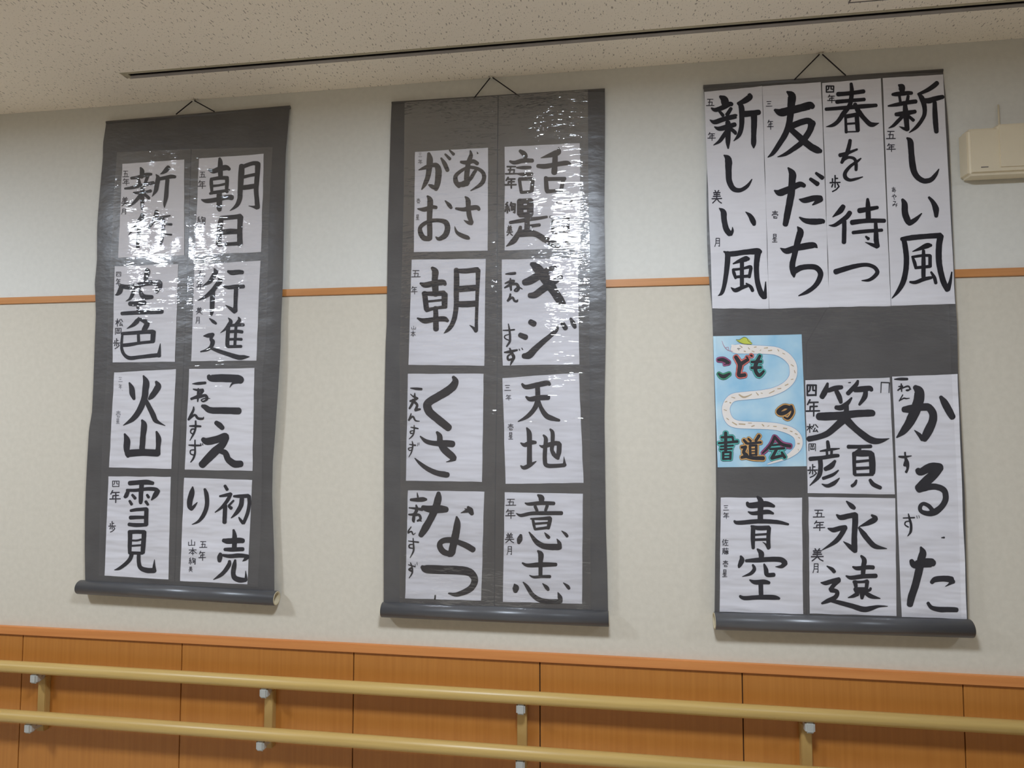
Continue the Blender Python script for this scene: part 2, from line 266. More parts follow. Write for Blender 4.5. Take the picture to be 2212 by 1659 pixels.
SH(1,(885,310,K),"80,125 1170,62 1165,1600 62,1622",[
"905,105,20 915,180,60 880,270,70 860,400,80 850,500,80 850,610,70/765,275,40 850,285,65 950,265,60 1010,300,60/880,350,40 780,400,50 690,480,60 690,570,75 740,640,60/740,620,60 800,600,80 900,530,60 960,440,55 1000,380,40/880,350,50 1000,370,50 1090,430,60 1110,520,65 1060,610,60 910,705,15/720,610,70 800,610,80 870,580,70/1005,125,8 1015,148,25",
"830,795,25 870,850,75 875,950,70 890,1080,75 925,1180,60/925,1190,60 870,1180,50 810,1145,10/690,970,35 800,985,60 900,965,75 1000,955,70 1035,985,50/672,1240,12 700,1320,45 770,1370,65 860,1405,65 885,1418,40",
"285,150,50 300,240,95 290,380,85 270,500,75 230,600,65 180,685,20/135,395,15 240,355,60 330,325,60 400,330,80 430,400,95 425,520,95 410,620,85 390,685,60/400,670,70 330,640,60 285,615,25/470,220,30 520,300,65 565,400,60/530,160,30 600,230,50/595,100,25 655,160,50",
"265,785,30 305,850,85 300,1000,85 295,1150,80 300,1300,80 300,1420,75/120,975,20 220,985,70 330,950,60 395,955,55/340,1150,60 450,1150,60 540,1180,80 565,1270,85 530,1370,85 440,1425,60 390,1395,20/340,1150,60 230,1190,60 160,1250,60 160,1330,75 210,1410,80 290,1420,80/530,855,20 590,920,60 620,962,45"],
"三:130,135,185,205 年:125,240,190,305 壱:100,820,160,895 星:90,1060,145,1140",
"white sheet with black brushed あさがお, top of the left column on the middle scroll")
SH(1,(1080,305,K),"72,85 1192,30 1200,1600 68,1630",[
"300,145,50 360,190,80 380,235,70/150,300,35 220,320,60 350,290,70 485,290,60/250,395,25 350,395,55 455,390,45/250,485,20 350,495,55 480,490,50/290,575,50 305,680,50 320,765,50/290,565,50 480,560,60/490,570,60 475,740,60/330,765,45 470,750,45/875,95,20 870,160,90 780,200,80 610,250,10/825,200,80 820,330,85 810,470,90/565,370,60 680,375,75 850,345,70 1000,325,70 1050,350,40/685,545,60 695,700,70 705,750,60/690,565,60 970,560,55/950,560,60 910,740,60/700,750,60 900,740,50",
"302,895,100 302,1085,100/452,895,100 452,1085,100/290,900,80 460,890,80/300,992,70 460,985,70/300,1100,80 460,1095,80/150,1215,45 300,1190,60 450,1165,60 580,1150,50 700,1130,40/405,1140,85 405,1250,80 400,1380,90/440,1270,55 590,1250,50/305,1280,50 290,1350,70 240,1440,85 190,1500,80 95,1570,15/300,1380,110 420,1370,110 540,1390,90 660,1460,95 800,1530,110 880,1570,60/850,910,30 1080,900,40/1000,900,40 960,960,30/790,1130,50 790,1360,50/750,1130,40 1020,1140,40/1020,1140,40 1020,1360,40/800,1200,35 1010,1190,35/800,1280,35 1010,1270,35/780,1360,40 1030,1350,40/850,1390,50 770,1450,20/950,1390,45 1130,1445,20/990,1500,45 1035,1550,50"],
"+五:80,370,260,495 年:75,540,245,700 絢:70,915,235,1075 美:100,1265,190,1410",
"white sheet with black brushed 話題 under glare, top right on the middle scroll")
SH(1,(875,555,K),"98,42 1205,28 1182,1625 50,1612",[
"405,165,50 450,220,100 445,330,90 450,430,100 455,560,90/230,395,35 300,420,85 430,395,85 560,380,90 600,410,50/290,540,80 305,650,80 320,780,80/270,545,55 400,550,70 580,540,80/590,560,95 590,730,85/340,665,35 450,655,35 570,640,35/320,795,65 450,765,45 610,745,55/185,915,25 290,955,80 430,935,75 580,925,80 635,955,50/455,760,70 460,900,80 460,1000,85 462,1080,85/765,190,75 770,350,85 765,550,80 765,700,75 745,880,75 700,1010,70 640,1090,55 580,1140,10/760,205,60 900,210,75 1080,190,80/1090,200,75 1085,400,60 1075,600,55 1070,800,50 1065,950,50 1065,1100,50/1060,1105,60 1020,1060,40 965,1020,10/820,480,95 930,470,95 1060,460,90/810,705,90 930,705,95 1060,695,90"],
"五:95,195,230,305 年:90,440,185,555 山:90,1030,165,1085 本:85,1100,155,1195",
"white sheet with one big black brushed 朝, second down, left column, middle scroll")
SH(1,(1075,550,K),"60,75 1195,55 1222,1640 75,1655",[
"510,140,70 570,180,130 660,290,150 760,420,160 850,560,130 930,680,130 980,735,90/400,415,95 480,390,120 620,310,120 730,250,100 850,195,80/480,610,80 560,600,100 700,500,110 850,400,90 950,335,70",
"490,1005,85 545,1035,90/335,1200,75 420,1235,85/905,1045,15 880,1120,60 790,1210,70 680,1300,80 560,1410,95 470,1500,110 390,1515,80/970,1030,70 1015,1100,75/1090,955,40 1130,1030,75 1155,1085,55"],
"@120,290,20 190,285,40 260,278,45/110,430,20 190,400,45 245,395,40/190,355,20 190,430,45 200,530,30/240,400,40 180,450,45 105,495,25/190,450,30 280,440,45 310,500,50 290,545,30 250,535,25 310,490,30 370,515,12/190,590,30 180,640,35 150,690,30/150,690,35 220,640,35 250,690,35 290,695,35 300,670,10/80,1130,15 160,1130,25 250,1120,25/160,1035,15 175,1120,30 185,1220,35 180,1300,35 135,1370,25/180,1190,15 110,1210,20 110,1250,20 170,1280,20/100,1460,20 180,1450,45 290,1425,30/180,1400,25 210,1470,45 240,1530,50 215,1590,40 190,1650,15/200,1480,25 150,1520,30 160,1570,35 210,1560,30/320,1410,15 330,1430,15/360,1395,15 375,1420,15",
"white sheet with black brushed キジ, second down, right column, middle scroll")
SH(1,(870,800,K),"78,52 1208,50 1183,1665 47,1648",[
"755,100,50 785,160,95 750,240,120 650,320,125 530,390,120 400,470,120 365,530,125 400,620,125 500,710,120 600,790,120 685,860,110",
"510,925,40 550,980,80 560,1080,90 620,1180,110 720,1270,110 765,1310,90/770,1320,70 700,1355,30 650,1368,12/262,985,20 350,1060,65 480,1090,75 620,1090,100 745,1100,100/180,1312,15 260,1390,50 370,1470,70 500,1530,80 620,1555,90 670,1560,80"],
"@115,265,15 200,275,40 280,280,40/115,355,12 160,395,25/180,340,15 180,400,40 220,420,35/200,430,40 110,460,30/160,440,45 140,500,40 100,570,30/175,470,40 215,520,40 190,590,40/190,590,50 260,580,30/125,645,15 110,700,30 90,745,30/90,740,30 150,690,30 190,750,25 250,760,12/120,850,15 180,860,25 230,870,20/170,820,15 170,900,25 150,970,25 95,1025,12/160,900,15 115,910,20 120,940,20 160,940,15/100,1105,15 190,1120,25/140,1060,15 150,1120,25 130,1220,22 90,1295,10/140,1150,15 85,1165,18 100,1195,18 130,1190,15/225,1085,8 220,1130,8/245,1080,8 240,1115,8",
"white sheet with black brushed くさ, third down, left column, middle scroll")
SH(1,(1080,805,K),"38,80 1178,2 1248,1648 85,1660",[
"330,170,35 390,215,70 550,185,80 700,155,80 740,175,50/390,360,30 450,395,70 580,375,80 720,370,80/560,200,75 565,330,75 560,440,80 500,560,70 400,660,60 270,730,15/580,430,50 620,540,65 690,640,80 770,680,75 885,712,40",
"400,825,25 435,900,75 440,1050,75 440,1200,75 440,1380,80/310,1050,20 370,1080,65 460,1045,70 530,1042,50/310,1390,20 360,1420,60 450,1380,60 540,1325,15/590,1085,15 640,1105,50 720,1080,70 820,1055,70 880,1060,70/885,1070,75 880,1180,75 860,1270,60/870,1280,50 820,1240,60 790,1180,50/750,845,30 785,900,60 785,1050,60 775,1150,60 800,1230,50/650,935,30 685,990,60 675,1130,65 670,1300,65 700,1385,65 850,1390,60 960,1380,60/965,1380,60 960,1320,30 955,1255,8"],
"三:65,180,165,275 年:85,330,170,415 壱:115,765,205,865 星:125,890,195,995",
"white sheet with black brushed 天地, third down, right column, middle scroll")
SH(1,(870,1060,K),"78,-5 1218,15 1170,1640 35,1610",[
"535,35,60 530,110,105 510,200,110 460,330,110 400,450,105 330,570,110 270,665,80/300,250,70 400,275,105 550,275,120 650,280,90/975,245,40 1005,290,90 1035,345,60/960,300,60 865,333,8/925,270,12 960,275,20/805,390,30 815,480,95 800,600,110 780,700,115 750,830,110 730,920,110 690,950,90/730,950,80 620,920,90 560,850,90 560,780,80 630,740,85 750,740,90 830,770,80 950,820,90 1050,880,90",
"290,1140,60 360,1170,125 600,1180,130 850,1190,130 1000,1220,120 1075,1320,105 1040,1430,95 950,1500,90 800,1550,65 685,1532,25/485,1565,25 480,1620,25"],
"@120,135,40 200,135,60 300,130,70 350,130,40/215,30,12 225,90,30/95,255,20 180,265,35 290,280,50/200,215,25 210,280,50 170,350,45 90,355,25/170,350,40 160,440,50 170,470,20/160,370,40 240,360,40 265,420,40 220,450,30/240,440,25 280,455,15/125,540,15 85,600,25 80,635,20/80,630,25 130,610,25 155,655,20 190,630,8/85,750,15 235,770,25/155,710,15 160,800,25 160,900,28 110,1000,12/155,800,15 100,810,22 100,850,22 150,860,18/85,1105,15 185,1135,20/115,1075,15 140,1150,25 140,1230,25 95,1305,12/140,1150,30 95,1175,30 130,1200,30/185,1100,8 188,1130,8/212,1070,8 215,1110,8",
"white sheet with black brushed なつ, bottom of the left column on the middle scroll")
SH(1,(1075,1065,K),"105,-10 1272,10 1260,1655 78,1625",[
"600,30,30 650,70,90 655,130,70/410,150,20 470,165,50 640,150,60 840,155,55/560,200,50 590,270,45/740,190,50 715,260,45/280,305,15 350,335,50 500,305,55 700,300,60 955,300,60/525,390,40 540,470,45 555,540,35/495,385,25 600,385,40 780,375,60/785,380,60 770,460,60 755,525,50/550,460,35 740,445,35/560,540,40 760,515,45/345,630,45 330,690,85 315,745,50/470,585,20 510,640,45 580,730,75 680,790,85 800,805,95 915,805,95/930,820,60 920,750,60 885,685,12/700,590,12 740,640,50 765,665,50/955,565,12 1010,610,45 1038,645,45",
"600,865,30 645,920,85 640,1050,65 640,1240,60/370,1045,25 450,1080,55 640,1070,75 870,1068,55/475,1228,12 540,1255,40 650,1248,45 780,1248,50/250,1360,20 270,1410,100 265,1465,70/380,1330,15 440,1400,55 520,1520,65 640,1600,75 780,1620,70 925,1618,70/945,1625,50 930,1560,70 900,1485,15/670,1350,12 730,1410,60 755,1445,45/980,1340,12 1040,1390,50 1065,1425,45"],
"五:120,85,275,190 年:115,245,265,380 美:110,600,245,745 月:135,795,225,925",
"white sheet with black brushed 意志, bottom of the right column on the middle scroll")
SH(2,(0,0,1),"1521.3,198.8 1645.9,186.2 1661.2,667 1539.3,666.2",[
"#1515,180,6.633|270,190,40 325,230,110 345,290,110/145,355,25 200,380,60 300,350,70 400,300,70 435,300,60/260,400,40 310,460,50/425,360,50 370,450,60/125,525,15 190,555,65 330,510,70 480,475,70 495,470,60/190,625,20 260,650,65 380,620,75 480,590,65/380,560,75 385,700,75 380,830,70 385,930,25/370,680,60 320,750,60 260,830,50 175,885,12/420,650,50 480,700,55 490,720,45/690,165,60 690,200,90 620,250,80 530,290,50/515,285,20 570,330,80 580,480,75 575,620,70 540,740,60 465,825,12/610,440,90 720,430,85 825,415,75/755,460,90 755,600,85 750,750,75 750,860,75 750,925,20",
"#1515,180,6.633|325,1030,20 385,1090,100 390,1250,90 400,1400,85 460,1510,75 560,1530,60 660,1470,50 725,1375,15",
"#1525,425,6.633|190,165,15 250,220,85 260,330,80 290,460,85 340,530,80/350,530,70 380,490,40 380,435,10/568,218,12 630,270,60 675,350,80 690,395,55",
"#1525,425,6.633|255,785,20 350,820,75 550,795,75 730,780,90 780,790,60/310,810,80 310,900,80 290,1100,70 260,1280,60 225,1380,50 175,1418,10/745,800,90 725,950,80 725,1100,75 745,1250,75 790,1380,80 830,1435,75/840,1440,70 850,1340,40 855,1220,15/390,960,20 480,920,55 570,890,80 610,890,50/515,940,60 515,1100,60 515,1280,60/380,1040,20 400,1090,50 425,1165,40/390,1045,40 520,1030,35 620,1005,50 645,1010,50/645,1020,50 620,1150,45/420,1150,40 620,1135,45/360,1300,12 420,1340,60 520,1300,55 600,1275,40/575,1240,20 640,1290,50 668,1345,50"],
"#1515,180,6.633|五:70,220,185,325 年:90,705,205,820 美:150,1535,295,1720 月:188,2216,278,2342",
"leftmost of the four tall sheets with brushed 新しい風, top of the right scroll")
SH(2,(0,0,1),"1647,186.3 1773.2,177.3 1792,663.5 1661.8,667",[
"#1640,175,6.633|400,155,30 465,210,115 460,330,110 450,450,100 430,600,90 380,750,85 290,900,75 200,1030,60 125,1092,15/225,415,40 310,450,110 450,420,115 600,385,110 720,352,115 765,365,80/480,640,90 600,590,90 700,570,90 750,610,100/755,600,110 730,700,90 670,800,90 600,890,80 480,980,70 370,1050,50 265,1087,12/450,690,80 540,770,90 640,860,100 740,940,100 830,988,100 880,1005,60",
"#1640,175,6.633|415,1245,25 475,1330,105 470,1450,100 460,1600,105 430,1775,100 400,1925,95 375,2055,80/220,1570,25 300,1600,100 450,1540,90 580,1480,80 645,1500,60/735,1405,50 835,1475,70/815,1320,40 905,1387,65/575,1695,20 650,1710,80 780,1680,85 875,1685,95/875,1690,95 820,1735,60 765,1775,20/580,1955,25 660,2000,70 780,2015,90 900,2010,75 920,2022,50",
"#1655,420,6.633|450,465,20 490,540,100 450,680,90 410,850,80 375,1010,85 390,1120,80 400,1180,30/205,770,15 290,810,85 420,770,90 600,735,95 690,730,80 730,762,20/400,1100,90 500,1050,80 620,1035,75 720,1050,80 780,1130,80 750,1240,75 680,1330,65 580,1400,55 465,1452,15"],
"#1640,175,6.633|三:95,285,190,370 年:115,560,205,695 壱:180,1860,275,1975 星:185,2190,260,2310",
"second of the four tall sheets with brushed 友だち, top of the right scroll")
SH(2,(0,0,1),"1775.7,179.3 1902.7,168.8 1924.2,661 1792.1,663.4",[
"#1770,165,6.633|265,255,65 400,245,60 635,215,60/250,365,60 400,350,55 645,330,50/95,470,50 350,450,55 600,430,65 815,415,50/455,105,45 465,200,60 455,320,65 430,420,65 340,540,70 270,640,60 190,700,50 95,722,8/510,400,60 560,500,75 640,600,65 720,680,70 780,690,60 855,668,8/375,580,40 380,700,40 385,800,45/380,575,60 540,545,60/535,540,65 545,700,65 550,775,60/395,680,30 530,670,30/385,795,20 560,790,20",
"#1770,165,6.633|440,915,50 425,1000,60 390,1120,60/295,1130,60 400,1100,50 540,1045,30/375,1130,70 320,1235,45/340,1190,60 420,1160,40 500,1180,45 525,1250,50 525,1340,45/595,1175,20 540,1220,40 440,1290,45 370,1380,55 375,1450,60 440,1485,45 540,1465,35 620,1440,15",
"#1780,415,6.633|275,205,70 230,270,80 125,355,15/370,295,70 330,350,70 240,420,65 150,475,50 70,475,10/290,420,65 290,560,65 285,720,65/625,100,40 630,200,70 635,390,75/505,265,75 600,250,70 765,220,50/400,435,75 600,410,65 865,410,60/415,580,50 600,560,55 830,545,45/740,440,50 745,580,65 750,700,75 765,775,70/760,780,60 680,750,45 590,718,8/600,638,30 635,668,50",
"#1780,415,6.633|165,1142,80 300,1100,75 450,1060,65 600,1040,55 710,1070,55 765,1140,60 720,1210,55 640,1260,45 540,1267,12"],
"#1770,165,6.633|=四:90,130,215,235 年:115,265,230,380 歩:150,1420,300,1650",
"third of the four tall sheets with brushed 春を待つ, top of the right scroll")
SH(2,(0,0,1),"1906.8,168.6 2037.2,161 2063.5,656.5 1925.2,660.7",[
"#1900,155,6.633|275,190,30 315,220,100 325,280,70/185,325,40 250,320,65 400,305,60 460,305,50/285,350,40 300,440,40/410,350,45 395,430,50/125,490,25 250,470,55 400,440,60 520,425,60/365,470,60 375,600,85 385,700,75 395,825,70/395,830,50 340,810,40 285,785,10/235,610,55 350,600,75 510,570,55/330,640,50 260,710,55 200,770,45 130,808,10/420,640,45 485,695,50/825,160,65 780,200,70 690,260,60 560,320,40/545,315,15 600,370,75 640,480,70 645,600,60 600,700,55 520,800,50 425,872,12/620,400,50 700,415,80 800,385,75 905,360,60/790,440,60 795,600,75 805,750,75 815,860,65",
"#1900,155,6.633|395,950,30 440,1000,85 455,1150,85 475,1350,95 520,1480,85 620,1560,75 730,1550,70 800,1480,55 850,1395,15",
"#1915,410,6.381|220,135,40 250,200,85 255,320,90 290,420,90 320,470,60/320,460,70 400,410,60 485,325,15/585,105,35 640,170,60 680,260,85 685,362,55",
"#1915,410,6.381|210,680,55 350,660,75 550,640,70 740,630,80/240,690,70 260,800,75 275,950,75 265,1120,75 225,1280,75 150,1410,50 75,1495,12/745,640,90 725,760,85 720,950,85 745,1120,80 790,1280,80 840,1375,75/845,1370,70 880,1260,45 900,1135,20/360,850,12 450,815,45 560,770,75 615,765,40/510,840,45 510,1000,60 510,1200,60/355,920,30 385,1000,50 405,1080,40/360,925,35 500,905,40 600,905,40/600,910,50 600,1055,50/400,1075,40 600,1055,45/325,1270,30 400,1275,50 520,1230,55 620,1210,40/615,1135,30 660,1210,50 680,1285,45"],
"#1900,155,6.633|五:95,845,230,965 年:100,1030,230,1145 あ:165,1650,240,1730 や:170,1750,250,1835 み:180,1850,265,1940",
"fourth of the four tall sheets with brushed 新しい風, top of the right scroll")
SH(2,(1540,1065,6.146),"105,60 1182,62 1198,1608 88,1575",[
"590,50,30 635,110,80 630,230,75 630,370,75/455,130,40 500,165,75 700,145,80 810,175,40/470,250,20 540,270,50 720,250,60 800,272,30/285,372,30 340,395,55 600,375,60 850,385,55 1000,415,30/535,450,60 530,600,60 535,730,45/510,440,30 600,465,60 740,460,60/745,465,55 735,600,55 740,725,55/740,730,50 700,680,25 660,650,8/560,555,30 710,545,30/560,620,35 710,615,35",
"590,745,25 640,800,75 640,870,60/440,900,40 600,890,65 750,880,65 900,885,70 955,925,75/370,840,30 385,890,70 355,960,55 345,985,30/960,930,70 910,975,50 830,978,8/530,955,30 550,1010,50 500,1070,45 390,1110,8/680,945,25 705,1020,60 720,1085,60 810,1085,55/490,1155,20 560,1185,60 680,1180,65 745,1192,45/635,1200,65 640,1370,60/360,1370,35 420,1395,55 600,1385,60 800,1385,65 880,1400,35"],
"三:135,160,215,235 年:135,260,215,340 佐:120,615,205,700 藤:120,730,210,815 壱:130,895,205,985 星:125,1015,190,1115",
"white sheet with black brushed 青空, under the blue poster on the right scroll")
SH(2,(1735,810,6.26),"28,72 1168,35 1238,1615 60,1598",[
"330,115,35 300,210,75 255,295,75/340,210,60 430,180,70 520,165,55/450,220,60 490,300,70 510,370,50/740,80,35 710,140,60 605,250,60/700,200,70 800,190,80 900,180,70 925,205,50/845,220,60 830,300,70 760,400,35/655,310,25 600,380,60 520,440,75 445,440,60/590,400,50 585,480,70 575,560,90/210,560,100 300,560,110 500,550,110 700,525,100 900,515,95 945,520,80/560,590,110 450,690,95 330,790,85 200,840,75 75,865,75/580,600,110 700,720,90 850,840,95 950,890,90 1050,890,65 1165,858,8/1055,100,15 1050,240,12/1055,100,15 1165,105,15/1165,105,15 1160,240,12/612,104,12 640,102,15",
"330,900,45 340,970,55 340,1010,50/230,1030,20 360,1010,40 490,995,15/320,1040,35 325,1100,35/385,1030,35 380,1090,35/95,1135,60 250,1120,55 400,1095,55 475,1090,45/230,1150,65 235,1250,65 210,1370,60 90,1495,12/430,1165,40 380,1230,75 300,1272,60/475,1290,20 400,1350,45 270,1398,45/490,1395,15 420,1460,55 330,1500,50 255,1475,15/610,970,55 750,970,50 915,965,50/770,1000,40 710,1050,45/690,1060,60 690,1200,50 695,1340,50/690,1065,60 800,1060,90 915,1060,75/925,1070,80 935,1200,90 935,1320,80/700,1175,40 890,1155,35/710,1265,45 890,1255,40/700,1350,40 940,1345,40/720,1425,30 700,1470,45 660,1500,45/905,1420,45 950,1480,60 1045,1525,50"],
"=四:45,125,185,290 年:40,335,225,555 松:50,665,205,780 岡:70,925,175,1030 歩:60,1210,195,1385",
"white sheet with black brushed 笑顔, right of the blue poster on the right scroll")
SH(2,(1735,1065,6.146),"70,52 1222,68 1240,1635 88,1600",[
"575,110,20 640,170,65 678,200,50/445,290,25 500,325,70 600,305,70 690,290,75/690,290,80 690,400,80 680,550,75 680,700,80 695,775,50/690,770,60 620,710,60 535,645,10/330,470,20 400,490,65 500,465,65 560,460,70/555,460,70 500,560,65 420,650,60 250,758,10/910,295,30 960,340,70 880,390,70 745,445,12/740,460,30 800,540,70 880,640,70 960,710,65 1110,738,10",
"315,970,15 380,1010,50 413,1045,50/235,1190,15 300,1195,60 400,1165,60 475,1150,65/470,1160,65 400,1230,55 370,1280,70/370,1290,60 450,1310,55 430,1380,60 330,1430,60 250,1465,30/340,1420,40 500,1460,60 650,1500,65 800,1545,75 900,1530,65 1000,1505,35 1120,1503,10/770,835,30 810,890,65 800,980,65 795,1080,60/660,980,25 720,1000,55 850,985,55 930,988,55/570,1100,20 640,1125,55 800,1105,60 965,1100,60/690,1180,60 700,1240,50/670,1180,40 780,1180,35 850,1170,50/850,1175,55 840,1260,50/690,1280,60 840,1275,50/700,1300,60 780,1300,90 780,1395,45/720,1340,60 660,1370,45 595,1390,10/800,1300,50 880,1290,40 895,1265,35/820,1320,50 900,1370,60 1020,1400,15"],
"五:130,220,285,325 年:135,370,290,500 美:105,740,270,905 月:125,935,215,1060",
"white sheet with black brushed 永遠, bottom middle of the right scroll")
SH(2,(1920,800,6.144),"48,82 912,50 1038,3304 170,3269",[
"350,225,70 400,280,130 400,380,140 370,480,140 330,580,140 270,700,120 190,810,90 105,890,20/200,520,80 300,510,110 420,490,100 520,485,100/530,490,100 585,570,105 580,680,110 520,810,120 470,910,90/450,910,70 400,850,50 340,795,10/690,355,50 740,430,95 800,540,100 845,620,85",
"385,1325,75 420,1350,95 550,1290,120 660,1280,100 690,1290,80/680,1290,100 600,1380,120 500,1470,130 395,1565,110/400,1570,110 550,1545,85 650,1550,80 730,1590,80 755,1660,80 745,1740,80 690,1820,80 610,1880,90 520,1900,70 430,1870,55 415,1810,55 460,1770,50 530,1800,55 580,1860,60",
"#1920,1070,6.144|425,690,30 450,760,95 430,850,105 400,1000,105 350,1200,100 300,1350,100 280,1450,85/300,870,60 340,920,100 450,900,120 560,895,120 590,900,90/570,1155,55 620,1115,75 750,1105,80 830,1120,90/850,1140,70 800,1180,30 750,1210,8/520,1430,45 570,1490,55 680,1515,70 800,1515,70 900,1520,65/700,562,12 735,560,25"],
"@75,118,15 150,115,38 245,115,35/130,215,15 180,210,25/165,180,20 170,280,18/180,215,25 120,265,20/150,250,15 250,210,25 280,245,20 250,270,20 230,260,12 295,250,12/185,325,15 140,405,18/145,400,15 200,370,20 230,375,20 275,370,10/135,1145,25 200,1150,35 300,1135,12/215,1090,25 220,1150,30 240,1230,60 250,1300,35 230,1350,35/225,1220,50 210,1260,40/190,1960,15 340,1955,20/260,1905,15 275,1970,30 295,2050,35 290,2140,35 250,2200,10/290,2000,15 225,2010,18 215,2050,18 260,2080,18/370,1930,8 378,1965,8/398,1925,8 405,1960,8",
"long narrow sheet with black brushed かるた, right edge of the right scroll")
GL={
'五':"15,8 85,8/45,8 35,92/25,48 75,45 70,92/2,94 98,92",
'年':"28,0 10,30/24,17 88,15/30,42 82,40/30,42 28,68/2,70 98,68/56,17 55,100",
'美':"32,0 40,12/68,0 58,12/18,18 82,16/22,32 78,30/15,46 85,44/50,16 50,46/2,64 98,62/50,46 46,68 8,98/52,64 70,85 96,98",
'月':"25,4 22,60 5,98/25,4 80,4/80,4 80,95 65,90/25,32 80,32/25,58 80,58",
'三':"15,12 80,10/25,48 70,46/5,90 95,88",
'四':"8,8 8,92/8,8 92,8/92,8 90,92/38,8 32,50 20,60/62,8 62,50 80,52/8,90 92,88",
'壱':"10,14 90,14/50,0 50,30/22,30 78,30/8,60 8,46/8,46 92,46/92,46 88,62/30,64 30,92 75,92 78,80/30,76 68,72",
'星':"25,4 25,42/25,4 76,4/76,4 76,42/25,22 76,22/25,42 76,42/28,50 12,66/20,60 85,58/52,48 52,96/25,78 80,76/5,97 96,96",
'絢':"26,0 10,18 28,26 8,44 40,42/25,44 25,98/10,60 5,85/40,58 44,80/60,0 50,28/58,14 95,14/95,14 92,96 80,90/62,34 62,70/62,34 80,34/80,34 80,68/62,52 80,52/62,70 80,68",
'松':"2,30 48,28/25,0 25,98/25,30 3,70/27,35 46,58/62,5 50,40/75,5 96,38/72,45 55,85/55,85 90,80/84,65 95,92",
'岡':"8,6 8,96/8,6 92,6/92,6 92,96/35,15 42,28/65,15 58,28/25,35 75,35/50,35 50,75/28,52 28,76/28,76 74,76/74,76 74,52",
'歩':"50,0 50,45/50,18 75,18/25,20 25,42/2,45 98,43/50,45 50,75/28,55 18,72/72,52 86,66/88,68 60,88 25,100",
'山':"50,2 50,85/12,35 12,88/12,88 90,85/90,32 90,92",
'本':"5,30 95,28/50,0 50,98/50,30 5,78/50,30 97,76/32,75 68,74",
'佐':"28,0 5,45/18,30 18,98/38,22 98,20/62,0 50,50 30,85/50,52 92,50/70,52 70,94/42,95 98,94",
'藤':"5,12 95,12/32,0 32,24/68,0 68,24/15,32 12,80 4,98/15,32 36,32/36,32 36,96/15,52 36,52/15,70 36,70/48,38 54,46/86,36 78,46/45,52 95,50/50,66 92,64/68,36 58,72 44,84/70,66 95,84/70,74 70,98/50,88 60,92/90,86 80,92",
'あ':"15,25 80,20/45,2 42,80/70,38 50,80 20,80 25,50 60,42 90,60 65,98",
'や':"10,45 60,25 88,40 65,58/50,2 58,22/28,15 55,98",
'み':"20,10 60,10 35,60 10,80 15,55 85,70/80,40 65,95",
'、':"30,20 70,80"}
PO=(1535,715,5.529)
POC="30,62 1088,40 1148,1615 85,1628"
SNAKE="275,215,90 330,215,110 400,215,110 550,222,100 700,228,95 800,245,95 900,300,95 970,380,90 990,470,92 975,560,90 900,650,90 760,720,90 600,755,95 400,775,95 260,800,95 190,890,95 190,990,95 240,1080,100 330,1115,90 500,1125,85 650,1130,85 800,1145,85 950,1190,90 1030,1250,90 1055,1320,90 1040,1400,80 960,1475,60 850,1530,40 680,1590,12"
SPOTS="350,175,8 375,195,14/400,240,12 415,245,14/450,200,10 465,215,12/520,195,10 545,190,12/495,240,10 520,248,12/590,235,8 600,225,8/640,205,10 680,200,14/690,235,12 730,230,14/800,220,8 815,240,10/860,265,8 885,275,10/960,400,8 990,420,10/1000,470,8 1010,500,10/960,580,8 985,575,10/890,650,12 925,635,14/800,690,10 840,685,12/700,745,10 760,715,12/600,740,8 620,745,8/545,735,8 570,765,12/340,760,14 390,790,22 440,780,16 490,755,10/250,790,8 290,800,10/170,850,8 195,840,12/230,855,14 240,858,14/160,940,8 190,950,10/190,1040,8 215,1060,12/260,1090,12 310,1120,16/340,1110,14 410,1115,16/490,1140,12 520,1130,14/450,1100,8 490,1100,8/615,1115,12 635,1135,14/700,1130,8 680,1140,8/750,1138,10 785,1140,12/870,1160,14 910,1165,14/950,1195,10 975,1200,10/1010,1225,12 1035,1235,12/1050,1270,10 1065,1280,10/1040,1345,14 1060,1345,14/1045,1410,6 1050,1425,6"
# (halo colour, strokes)
PLET=[('plum',"90,345,30 150,345,45 215,380,40/215,385,20 160,402,8"),('green',"95,510,25 150,545,50 225,510,30"),
('coral',"300,310,45 350,400,55 340,480,45 340,530,45 410,525,45/350,400,50 430,350,40 450,345,30/430,310,20 445,325,20/480,290,25 495,300,25"),
('teal',"590,295,35 540,400,50 540,480,45 580,530,45 635,480,30/490,370,30 605,365,35/490,440,35 600,435,35"),
('orange',"950,915,40 880,905,45 810,960,50 840,985,50 900,970,45 950,930,40/960,900,40 980,970,35 930,1045,30 880,1030,20"),
('teal',"180,1215,40 180,1430,40/130,1270,30 260,1265,30/262,1268,30 270,1310,25/95,1340,25 320,1320,35/120,1378,22 270,1368,22/115,1415,22 255,1407,22/150,1450,30 150,1530,30/150,1450,25 240,1445,25/240,1448,30 235,1530,30/150,1490,18 235,1487,18/150,1528,25 235,1525,25"),
('orange',"395,1300,30 430,1340,35/370,1390,30 420,1385,40/418,1390,35 395,1450,40 435,1490,40 370,1510,35/400,1490,35 500,1515,45 630,1520,50/450,1285,25 480,1315,30/580,1250,40 540,1310,35/440,1345,28 600,1330,30/470,1370,32 475,1480,32/545,1365,32 545,1480,32/470,1370,25 545,1365,25/475,1410,15 545,1408,15/475,1445,15 545,1443,15/475,1480,22 545,1478,22"),
('plum',"765,1260,30 720,1360,35 620,1460,20/770,1270,35 850,1350,40 950,1375,40"),
('teal',"740,1365,25 830,1355,25/710,1410,30 880,1400,30/790,1410,35 730,1520,40/730,1520,40 850,1490,35/850,1450,30 885,1510,40")]
